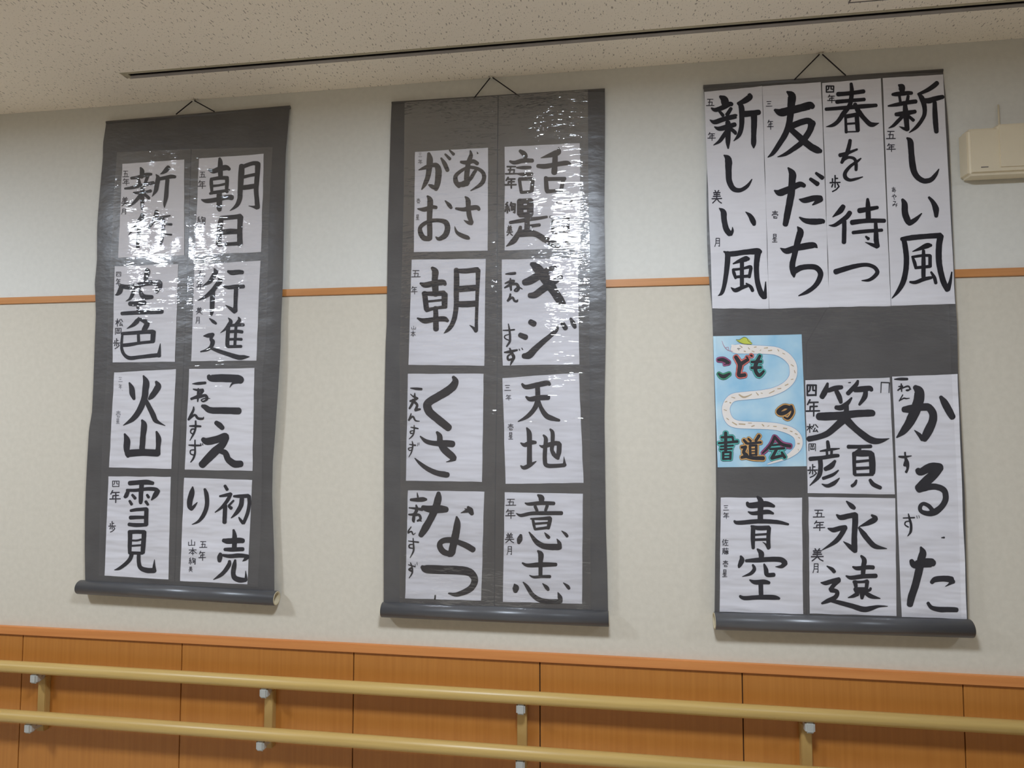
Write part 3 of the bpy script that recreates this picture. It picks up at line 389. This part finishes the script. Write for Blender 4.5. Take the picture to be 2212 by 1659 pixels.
# ================================================================ the room
X0, X1, YB = -6.6, 4.2, -1.05
SEAM = [(54.4, 1364.7), (392.4, 1386.8), (762.3, 1410.6), (1168.4, 1431.8), (1607, 1451.7), (2078.5, 1470.7)]
ZC = sum(at_wall(*p).z for p in ((0,1346.3),(316.5,1366.3),(700,1387.6),(1016.5,1407.4),(1400,1422.3),(1828.5,1438),(2212,1453.9)))/7  # top of the dado cap
ZB = sum(at_wall(*p).z for p in SEAM)/6                                       # underside of the cap
ZT = sum(at_wall(*p).z for p in ((0,643.4),(612,624.3),(1309,604.4),(2212,581.3)))/4; ZT0 = sum(at_wall(*p).z for p in ((0,658.8),(612,640.5),(1309,621.5),(2212,600.8)))/4
wb = box('wall_back', (X0, D, 0), (X1, D+.12, ZB+.004), M['groove']); tag(wb, kind='structure')
box('wallpaper', (X0, D, ZB+.004), (X1, D+.12, ZT0+.003), M['wall_low'], wb)
box('wallpaper', (X0, D, ZT0+.003), (X1, D+.12, CEIL+.1), M['wall_up'], wb)
xs = [at_wall(*p).x for p in SEAM]; dx = (xs[-1]-xs[0])/5; x00 = sum(x-dx*i for i, x in enumerate(xs))/6
pm = None
i = math.floor((X0-x00)/dx)
while x00+i*dx < X1:
    a, b_ = max(x00+i*dx+.0016, X0), min(x00+(i+1)*dx-.0016, X1)
    box('panel', (a, D-.006, .09), (b_, D+.001, ZB-.0015), M['wood'], wb, bevel=.0008, seg=1); i += 1
bb = box('baseboard_back', (X0, D-.012, 0), (X1, D+.001, .088), M['cap'], bevel=.002); tag(bb, kind='structure')
cp = box('trim_1', (X0, D-.014, ZB+.0005), (X1, D+.001, ZC), M['cap'], bevel=.0015); tag(cp, kind='structure')
st = box('trim_2', (X0, D-.006, ZT0+.0025), (X1, D+.001, ZT), M['strip'], bevel=.0008); tag(st, kind='structure')
fl = box('floor', (X0, YB-.12, -.1), (X1, D+.12, 0), M['floor']); tag(fl, kind='structure')
for n, a, b_ in (('wall_front', (X0, YB-.12, 0), (X1, YB, CEIL+.1)), ('wall_left', (X0-.12, YB-.12, 0), (X0, D+.12, CEIL+.1)), ('wall_right', (X1, YB-.12, 0), (X1+.12, D+.12, CEIL+.1))):
    tag(box(n, a, b_, M['plain']), kind='structure')
# ceiling with the long slot cut out
ys0 = at_ceil(500, 140.5).y; ys1 = at_ceil(500, 148.5).y          # outer edges of the slot frame
ya, yb = at_ceil(500, 141.2).y, at_ceil(500, 146.0).y             # the dark opening
yo0, yo1 = min(ys0, ys1), max(ys0, ys1); ya, yb = min(ya, yb), max(ya, yb)
yo0 = at_ceil(500, 137.8).y; yo1 = at_ceil(500, 152.0).y
if yo0 > yo1: yo0, yo1 = yo1, yo0
xsl = at_ceil(262, 161).x; xse = 3.4
vs = []; fs = []
def slab(x0, x1, y0, y1, z0=CEIL, z1=CEIL+.02):
    b0 = len(vs)
    vs.extend([(x0,y0,z0),(x1,y0,z0),(x1,y1,z0),(x0,y1,z0),(x0,y0,z1),(x1,y0,z1),(x1,y1,z1),(x0,y1,z1)])
    fs.extend([[b0+3,b0+2,b0+1,b0],[b0+4,b0+5,b0+6,b0+7],[b0,b0+1,b0+5,b0+4],[b0+1,b0+2,b0+6,b0+5],[b0+2,b0+3,b0+7,b0+6],[b0+3,b0,b0+4,b0+7]])
slab(X0, X1, YB, yo0); slab(X0, X1, yo1, D); slab(X0, xsl, yo0, yo1); slab(xse, X1, yo0, yo1)
ce = mesh('ceiling', vs, fs, M['ceil']); tag(ce, kind='structure')
tag(box('ceiling_deck', (X0-.1, YB-.1, CEIL+.1), (X1+.1, D+.12, CEIL+.16), M['slot'], ce), 'dark void above the ceiling board')
sl = empty('ceiling_slot', (0, (ya+yb)/2, CEIL), 'long thin dark slot with pale metal edges set in the ceiling', 'ceiling slot')
def wedge(name, p, z0, z1, mat, parent):     # flat four-cornered bar with thickness
    v = [(x, y, z0) for x, y in p]+[(x, y, z1) for x, y in p]
    return mesh(name, v, [[3,2,1,0],[4,5,6,7],[0,1,5,4],[1,2,6,5],[2,3,7,6],[3,0,4,7]], mat, parent)
xin = at_ceil(281, 163).x
wedge('frame_edge', [(xsl, yo0), (xse, yo0), (xse, ya), (xin, ya)], CEIL-.0012, CEIL+.004, M['frame'], sl)
wedge('frame_edge', [(xin, yb), (xse, yb), (xse, yo1), (xsl+.012, yo1)], CEIL-.0012, CEIL+.004, M['frame2'], sl)
wedge('frame_edge', [(xsl, yo0), (xin, ya), (xin, yb), (xsl+.012, yo1)], CEIL-.0012, CEIL+.004, M['frame'], sl)
vs = []; fs = []; slab(xin, xse, ya-.001, ya, CEIL+.001, CEIL+.06); slab(xin, xse, yb, yb+.001, CEIL+.001, CEIL+.06); slab(xin, xse, ya, yb, CEIL+.058, CEIL+.06); slab(xin-.001, xin, ya, yb, CEIL+.001, CEIL+.06)
mesh('slot_channel', vs, fs, M['slot'], sl)
# small plate in the ceiling above the right scroll
pa, pb = at_ceil(1832, 5), at_ceil(1919, 2)
pl = empty('ceiling_plate', ((pa.x+pb.x)/2, pa.y-.05, CEIL), 'small square plate outlined in grey in the ceiling above the right scroll', 'ceiling plate')
box('cover', (pa.x+.003, pa.y-.10, CEIL-.002), (pb.x-.003, pa.y-.003, CEIL+.001), M['ceil'], pl)
for a, b_ in (((pa.x, pa.y-.103), (pb.x, pa.y-.100)), ((pa.x, pa.y-.003), (pb.x, pa.y)), ((pa.x, pa.y-.1), (pa.x+.003, pa.y-.003)), ((pb.x-.003, pa.y-.1), (pb.x, pa.y-.003))):
    box('rim', (a[0], a[1], CEIL-.003), (b_[0], b_[1], CEIL+.001), M['mark'], pl)
# ceiling lamps, the rightmost an added unseen one for more light there
for i, (lx, s) in enumerate(LAMPS):
    L = empty('ceiling_lamp', (lx, LAMP_Y, CEIL), ['round white ceiling lamp at the far left end of the corridor', 'round white ceiling lamp in front of the left scroll', 'round white ceiling lamp in front of the middle scroll', 'added round ceiling lamp, unseen, brightening the right end of the corridor'][i], 'lamp')
    tube('housing', [(lx, LAMP_Y, CEIL+.002), (lx, LAMP_Y, CEIL-.03)], LAMP_R+.015, M['fix'], L, n=40, inner=LAMP_R+.002)
    n = 40; v = [(lx+LAMP_R*math.cos(2*math.pi*k/n), LAMP_Y+LAMP_R*math.sin(2*math.pi*k/n), CEIL-.027) for k in range(n)]
    mesh('diffuser', v, [list(range(n))[::-1]], emit('lamp_light', (.77, .87, 1.0), s), L)

# ================================================================ scrolls
def polyat(poly, y):
    if y <= poly[0][1]: (x0, y0), (x1, y1) = poly[0], poly[1]
    elif y >= poly[-1][1]: (x0, y0), (x1, y1) = poly[-2], poly[-1]
    else:
        for k in range(len(poly)-1):
            if poly[k][1] <= y <= poly[k+1][1]: (x0, y0), (x1, y1) = poly[k], poly[k+1]; break
    return x0+(x1-x0)*(y-y0)/(y1-y0)
SCR = [
 dict(L=[(229.3,262),(228,275),(222.5,310),(222,342),(219.5,370),(214.6,425),(211,470),(209.5,500),(209.5,560),(207,590),(204.5,610),(206,640),(207,680),(204.6,740),(201.5,830),(198.8,890),(192,930),(188,1000),(185,1060),(183.5,1120),(183,1190),(184,1254)],
      R=[(625.8,228),(624,250),(617,330),(615,400),(613,500),(611,600),(609.5,640),(606.6,700),(606,740),(604,785),(600,850),(597,890),(594.5,930),(589,1000),(587.6,1070),(590,1140),(592,1200),(592.5,1276)],
      tube=((173,1252.3,1283.5),(597.5,1276.5,1308)), cord=((380,247),(416,218),(420,217.5),(463,241)),
      fl=[(252,329),(245,420),(238,560),(233,640),(231,760),(229,820),(222,900),(218,1015),(215,1090),(212,1244)], fm=[(413,322),(406,560),(396,800),(385,1020),(377,1256)], fr=[(590,318),(585,400),(581,480),(580,580),(575,740),(568,800),(566,900),(567,1010),(565,1120),(558,1268)],
      rows=(0, .247, .497, .741, 1), label='dark grey hanging scroll at the left holding eight calligraphy sheets in clear sleeves'),
 dict(L=[(846.2,220),(844,270),(842,350),(840,420),(838,500),(836.5,600),(835.5,700),(833.3,740),(832,800),(830,900),(829.6,1000),(829.5,1100),(829,1200),(829,1304)],
      R=[(1306.5,191),(1307,250),(1306.5,350),(1305.5,450),(1307,560),(1309,620),(1309,660),(1308.2,740),(1307,800),(1305.5,900),(1307,1000),(1308.5,1130),(1311.5,1230),(1313.5,1322)],
      tube=((826.5,1300.8,1332.4),(1314.6,1319.4,1353.6)), cord=((1023,213),(1059,166),(1064,165),(1122,208)),
      fl=[(873,221),(871,420),(866,620),(862,760),(864,1000),(862,1304)], fm=[(1076,207),(1074,420),(1074,800),(1070,1050),(1068,1311)], fr=[(1271,194),(1272,400),(1275,560),(1274,760),(1276,1100),(1277,1317)],
      rows=(0, .305, .529, .762, 1), label='dark grey hanging scroll in the middle, its clear sleeves shining with glare'),
 dict(L=[(1519.4,184),(1523.4,235),(1527,360),(1526.3,425),(1527.5,520),(1529.5,575),(1533,618),(1538,665),(1540,720),(1542,800),(1545,900),(1546.5,1000),(1547,1075),(1545,1200),(1543.5,1325)],
      R=[(2037,149),(2038,165),(2045,230),(2049.5,290),(2055,420),(2062,600),(2064.5,656),(2067.5,700),(2069.5,800),(2075,900),(2084,1070),(2087,1200),(2091,1342)],
      tube=((1543,1322,1359),(2096,1337.8,1376.7)), cord=((1716,172),(1770,117.5),(1776,117),(1827,163)),
      fl=[(1543,664),(1547,800),(1551,1000),(1549,1324)], fm=[(1790,660),(1742,742),(1738,1000),(1742,1331)], fr=[(2050,655),(2056,800),(2070,1070),(2078,1340)],
      rows=(0, 1), label='dark grey hanging scroll at the right, with four tall sheets above a blue poster'),
]
def off(s, x, z):
    """distance of the cloth from the wall"""
    t = min(max((CAMZ+1.03-z)/1.62, 0), 1)
    ph = s*2.1
    return .010 + .014*t + .0022*math.sin(z*9+ph)*t**.5 + .0012*math.sin(x*11+z*3+ph) + .0025*math.sin(math.pi*t)
def on(s, px, py, lift=0.0):
    r = ray(px, py); o = .015
    for _ in range(3):
        k = (D-o-lift)/r.y; o = off(s, r.x*k, r.z*k+CAMZ)
    k = (D-o-lift)/r.y
    return Vector((r.x*k, r.y*k, r.z*k+CAMZ))
def thick(o, t):
    md = o.modifiers.new('thickness', 'SOLIDIFY'); md.thickness = t; md.offset = -1
    es = o.modifiers.new('crisp edges', 'EDGE_SPLIT'); es.split_angle = math.radians(40)
def grid(name, fn, nu, nv, mat, parent, t=None, smooth=True):
    vs = [fn(i/nu, j/nv) for j in range(nv+1) for i in range(nu+1)]
    fs = [[j*(nu+1)+i, (j+1)*(nu+1)+i, (j+1)*(nu+1)+i+1, j*(nu+1)+i+1] for j in range(nv) for i in range(nu)]
    o = mesh(name, vs, fs, mat, parent, smooth=smooth)
    if t: thick(o, t)
    return o
roots = []
for s, S in enumerate(SCR):
    (lx, ly0, ly1), (rx, ry0, ry1) = S['tube']
    pL, pR = at_wall(lx, (ly0+ly1)/2, .025), at_wall(rx, (ry0+ry1)/2, .025)
    rad = ((at_wall(lx, ly0, .025).z-at_wall(lx, ly1, .025).z)+(at_wall(rx, ry0, .025).z-at_wall(rx, ry1, .025).z))/4
    if s == 0: rad *= .97
    R = empty('hanging_scroll', ((pL.x+pR.x)/2, D-.02, min(pL.z, pR.z)-rad), S['label'], 'scroll', 'hanging scrolls on the corridor wall'); roots.append(R)
    TL, BL = S['L'][0][1], S['L'][-1][1]; TR, BR = S['R'][0][1], S['R'][-1][1]
    def cl(u, v, s=s, S=S, TL=TL, BL=BL, TR=TR, BR=BR):
        yl, yr = TL+(BL-TL)*v, TR+(BR-TR)*v
        xl, xr = polyat(S['L'], yl), polyat(S['R'], yr)
        curl = (max(0, .06-u)/.06)**2+(max(0, u-.94)/.06)**2
        return on(s, xl+(xr-xl)*u, yl+(yr-yl)*u, -.002*curl)
    grid('backing_cloth', cl, 34, 90, M['cloth'], R, .0012)
    a, b_ = on(s, *S['L'][0]), on(s, *S['R'][0])
    tube('top_rod', [a+Vector((0, .003, -.004)), b_+Vector((0, .003, -.004))], .0055, M['cloth'], R, n=16)
    y = D-.003-rad
    A = Vector((pL.x, y, pL.z)); B = Vector((pR.x, y, pR.z))
    rl = tube('bottom_roller', [A, B], rad, M['roller'], R, n=40, inner=rad*.93)
    d = (B-A).normalized()
    tube('cardboard_core', [A-d*.0012, B+d*.0012], rad*.95, M['card'], R, n=40, inner=rad*.80)
    tube('core_lining', [A+d*.01, B-d*.02], rad*.79, M['core'], R, n=30)
    c = [on(s, *S['cord'][0], .004), at_wall(*S['cord'][1], .008), at_wall(*S['cord'][2], .008), on(s, *S['cord'][3], .004)]
    c[1].z = min(c[1].z, CEIL-.004); c[2].z = min(c[2].z, CEIL-.004)
    tube('hanging_cord', [c[0], c[1]+(c[0]-c[1])*.02, c[1], (c[1]+c[2])/2+Vector((0, 0, .001)), c[2], c[3]], .0018, M['cord'], R, n=8)
    h = (c[1]+c[2])/2
    hk = tag(box('picture_hook', (h.x-.004, h.y-.004, h.z-.002), (h.x+.004, D, h.z+.003), M['hook'], bevel=.001), ['small white hook in the wall above the left scroll', 'small white hook in the wall above the middle scroll', 'small white hook in the wall above the right scroll'][s], 'hook')
    # clear sleeves
    rws = S['rows']
    for ci, (pa_, pb_) in enumerate(((S['fl'], S['fm']), (S['fm'], S['fr']))):
        for k in range(len(rws)-1):
            def fm(u, v, pa_=pa_, pb_=pb_, k=k, s=s, ci=ci):
                v2 = rws[k]+(rws[k+1]-rws[k])*v
                ya_, yb_ = pa_[0][1]+(pa_[-1][1]-pa_[0][1])*v2, pb_[0][1]+(pb_[-1][1]-pb_[0][1])*v2
                xa_, xb_ = polyat(pa_, ya_)+1, polyat(pb_, yb_)-1
                e = min(u, 1-u, .06)/.06*min(v, 1-v, .06)/.06
                px, py = xa_+(xb_-xa_)*u, ya_+(yb_-ya_)*u
                q = on(s, px, py)
                nz = noise.fractal(Vector((q.x*10+ci*7, s*5, q.z*26+k*3)), 1, 2, 3)*.0008 + noise.noise(Vector((q.x*15+ci*3, s*9, q.z*7+k)))*.0026
                bul = (.0048 if s < 2 else .001)*4*u*(1-u)
                return on(s, px, py, .0032+bul+(nz if s < 2 else nz*.5)*e)
            grid('clear_sleeve', fm, 44, 56 if s < 2 else 130, FILMS[s], R)

# ================================================================ writing
def parse(st):
    return [[tuple(float(c) for c in p.split(',')) for p in k.split()] for k in st.split('/')]
def smoothline(p):
    """Catmull-Rom through the traced points"""
    if len(p) == 2: return [tuple(p[0][k]+(p[1][k]-p[0][k])*t/3 for k in range(3)) for t in range(4)]
    q = [p[0]]+list(p)+[p[-1]]; out = []
    for i in range(1, len(q)-2):
        for t in (0, .2, .4, .6, .8):
            out.append(tuple(.5*((2*q[i][k])+(-q[i-1][k]+q[i+1][k])*t+(2*q[i-1][k]-5*q[i][k]+4*q[i+1][k]-q[i+2][k])*t*t+(-q[i-1][k]+3*q[i][k]-3*q[i+1][k]+q[i+2][k])*t**3) for k in range(3)))
    return out+[p[-1]]
class Brush:
    """brush strokes laid on a scroll; traced in the frame (ox, oy, k)"""
    def __init__(self, s, frame, lift): self.s, self.f, self.lift, self.v, self.fc, self.n = s, frame, lift, [], [], 0
    def P(self, x, y, l): ox, oy, k = self.f; return on(self.s, ox+x/k, oy+y/k, l)
    def stroke(self, pts, grow=0.0, wob=.03, cap=True):
        p = smoothline(pts); n = len(p); self.n += 1; l = self.lift+.00001*(self.n % 24)
        base = len(self.v); ring = []
        for i in range(n):
            a, b = p[max(i-1, 0)], p[min(i+1, n-1)]; dx, dy = b[0]-a[0], b[1]-a[1]; L = math.hypot(dx, dy) or 1
            nx, ny = -dy/L, dx/L; h = max(p[i][2], 3)/2+grow
            h1 = h*(1+wob*noise.noise(Vector((p[i][0]*.03, p[i][1]*.03, 1)))*2); h2 = h*(1+wob*noise.noise(Vector((p[i][0]*.03, p[i][1]*.03, 7)))*2)
            self.v.append(self.P(p[i][0]+nx*h1, p[i][1]+ny*h1, l)); self.v.append(self.P(p[i][0]-nx*h2, p[i][1]-ny*h2, l)); ring.append((p[i], nx, ny, h))
        for i in range(n-1):
            a = base+2*i; self.fc.append([a, a+1, a+3, a+2])
        if cap:
            for (q, nx, ny, h), sgn, i0 in ((ring[0], 1, base), (ring[-1], -1, base+2*(n-1))):
                c = [i0]
                for k in range(1, 6):
                    t = math.pi*k/6; ct, sn = math.cos(t), math.sin(t)
                    # direction backwards at the start, forwards at the end
                    bx, by = (-ny*sgn, nx*sgn)
                    bx, by = (-(ny)*sgn*1, (nx)*sgn*1) if sgn == 1 else (ny*1, -nx*1)
                    self.v.append(self.P(q[0]+nx*h*ct+bx*h*sn*.8, q[1]+ny*h*ct+by*h*sn*.8, l)); c.append(len(self.v)-1)
                c.append(i0+1); self.fc.append(c)
    def make(self, name, mat, parent):
        return mesh(name, self.v, self.fc, mat, parent)
def frame_of(o, st):
    if st.startswith('#'):
        h, st = st[1:].split('|'); o = tuple(float(c) for c in h.split(','))
    return o, st
def sheet_mesh(name, s, o, cor, lift, mat, label, cat, group, nu=14, nv=18, wave=.6):
    c = [tuple(float(t) for t in p.split(',')) for p in cor.split()]
    c = [(o[0]+x/o[2], o[1]+y/o[2]) for x, y in c]
    rnd = random.random()*50
    def f(u, v):
        x = (c[0][0]*(1-u)+c[1][0]*u)*(1-v)+(c[3][0]*(1-u)+c[2][0]*u)*v
        y = (c[0][1]*(1-u)+c[1][1]*u)*(1-v)+(c[3][1]*(1-u)+c[2][1]*u)*v
        if u in (0, 1): x += wave*noise.noise(Vector((u*9, v*7, rnd)))*1.4
        if v in (0, 1): y += wave*noise.noise(Vector((u*5, v*9, rnd+3)))*1.4
        return on(s, x, y, lift)
    ctr = f(.5, 1)
    ob = grid(name, f, nu, nv, mat, None, .00025)
    ob.data.transform(Matrix.Translation(-ctr)); ob.location = ctr
    return tag(ob, label, cat, group)
GRP = ['sheets in the sleeves of the left scroll', 'sheets in the sleeves of the middle scroll', 'sheets on the right scroll']
for k, (s, o, cor, chars, sig, label, ink) in enumerate(SHEETS):
    long_ = s == 2 and (k < 20 or k == 23)
    sh = sheet_mesh('calligraphy_sheet', s, o, cor, .0010, M['paper'], label, 'paper', GRP[s], nv=34 if long_ else 18)
    for ch in chars:
        fr, st = frame_of(o, ch); br = Brush(s, fr, .0017)
        for q in parse(st): br.stroke(q)
        br.make('brush_character', M['ink'], sh)
    if sig:
        fr, st = frame_of(o, sig); bold = 1.0; glyphs = []
        if st[0] == '@':                       # brushed kana: strokes that touch make one letter
            for q in parse(st[1:]):
                e = [min(p[0]-p[2]/2 for p in q), min(p[1]-p[2]/2 for p in q), max(p[0]+p[2]/2 for p in q), max(p[1]+p[2]/2 for p in q)]
                hit = [g for g in glyphs if g[0][0] < e[2] and e[0] < g[0][2]+25 and g[0][1] < e[3]-8 and e[1] < g[0][3]-8]
                for g in hit:
                    e = [min(e[0], g[0][0]), min(e[1], g[0][1]), max(e[2], g[0][2]), max(e[3], g[0][3])]; glyphs.remove(g)
                glyphs.append((e, [q]+[x for g in hit for x in g[1]]))
            mat = M['ink']
        else:
            first = st[0] == '='
            if st[0] in '+=': bold, st = 1.6, st[1:]
            for gi, g in enumerate(st.split()):
                if first and gi: bold = 1.05
                nm, bx = g[0], [float(c) for c in g[2:].split(',')]
                w_, h_ = bx[2]-bx[0], bx[3]-bx[1]; lw = .097*(w_*h_)**.5*bold; sts = []
                for q in GL[nm].split('/'):
                    pts = [tuple(float(c) for c in p.split(',')) for p in q.split()]
                    pts = [(bx[0]+x/100*w_, bx[1]+y/100*h_, lw*(1.15 if i == 0 else 1)) for i, (x, y) in enumerate(pts)]
                    sts += [[a, b_] for a, b_ in zip(pts, pts[1:])]
                glyphs.append((bx, sts))
            mat = M['inkgrey'] if not ink else M['inkthin'] if bold == 1.0 else M['ink']
        for bx, sts in glyphs:
            br = Brush(s, fr, .0017)
            for q in sts: br.stroke(q)
            br.make('signature_character', mat, sh)
# poster
po = sheet_mesh('poster', 2, PO, POC, .0010, M['p_sky'], 'blue painted poster with a cream snake in a yellow hat and the words こどもの書道会', 'poster', None, wave=.3)
def layer(name, strokes, mat, lift, grow=0):
    br = Brush(2, PO, lift)
    for q in parse(strokes): br.stroke(q, grow=grow, wob=.02)
    return br.make(name, mat, po)
layer('snake_outline', SNAKE, M['p_edge'], .0016, 5); layer('painted_snake', SNAKE+'/255,170,20 290,200,80 330,215,90', M['p_snake'], .00185)
layer('snake_spots', SPOTS, M['p_spot'], .0021); layer('snake_face', '318,215,5 330,205,6 345,215,5/330,218,6 340,228,6/345,205,4 358,210,4', M['ink'], .0022)
layer('snake_tongue', '135,120,4 160,180,6 200,225,6 265,245,6/180,200,4 210,195,5 215,225,4', M['p_pink'], .002)
layer('yellow_hat', '310,105,10 350,120,40 400,115,80 450,130,55 490,152,15', M['p_hat'], .0022)
layer('hat_line', '305,103,5 340,105,5 375,85,5 400,73,5 435,85,5 450,120,5 495,145,5/320,120,5 380,150,5 440,160,5 485,158,5', M['inkthin'], .0024)
for kx, (colr, st) in enumerate(PLET):
    layer('letter_outline', st, M['ink'], .00225, 17); layer('letter_halo', st, M['p_'+colr], .0025, 14); layer('painted_letter', st, M['ink'], .0028, 0)

# ================================================================ handrail
YU, YL = D-.05, D-.064
zu = CAMZ-.835*(YU/D); zl = CAMZ-.996*(YL/D)
hr = empty('handrail', (0, D-.03, zl-.05), 'double wooden handrail on beige brackets along the panelled wall', 'handrail')
tag(tube('rail', [(X0+.05, YU, zu), (X1-.05, YU, zu)], .0182, M['rail'], hr, n=36), 'upper round wooden rail')
tag(tube('rail', [(X0+.05, YL, zl), (X1-.05, YL, zl)], .0188, M['rail'], hr, n=36), 'lower round wooden rail')
bx0, bdx = -1.815, .795
for k in range(-3, 6):
    xb = bx0+bdx*k
    br = box('bracket', (xb-.0145, D-.026, zl-.062), (xb+.0145, D-.005, zu-.035), M['post'], hr, bevel=.002)
    for yy, zz, rr in ((YU, zu, .0182), (YL, zl, .0188)):
        # saddle under the rail and the arm back to the post
        box('clamp', (xb-.013, yy-.012, zz-rr-.028), (xb+.013, yy+.014, zz-rr+.003), M['clamp'], br, bevel=.005, seg=3)
        box('clamp_arm', (xb-.009, yy+.010, zz-rr-.026), (xb+.009, D-.02, zz-rr-.010), M['clamp'], br, bevel=.003)

# ================================================================ box at the right edge
ft = .05
f0, f1 = at_wall(2089, 277, ft), at_wall(2095, 378, ft)
n0 = at_wall(2152, 268, ft)
wx0 = (f0.x+f1.x)/2
wbx = empty('wall_box', (wx0+.12, D, f1.z), 'cream plastic box mounted high on the wall at the right edge', 'wall box')
box('housing', (wx0, D-ft, f1.z), (wx0+.34, D+.001, f0.z), M['boxw'], wbx, bevel=.008, seg=3)
box('raised_cover', (n0.x, D-ft-.003, f1.z+.012), (wx0+.32, D-.004, n0.z), M['boxw'], wbx, bevel=.006, seg=3)
mk = at_wall(2127, 361, ft); box('mark', (mk.x-.009, D-ft-.0012, mk.z-.0012), (mk.x+.009, D-ft+.001, mk.z+.0012), M['mark'], wbx)
cb0 = at_wall(2157, 226, .006)
tag(tube('cable', [(cb0.x, D-.0045, n0.z-.01), (cb0.x, D-.0045, cb0.z)], .0022, M['boxw'], wbx, n=8), 'short pale cable')
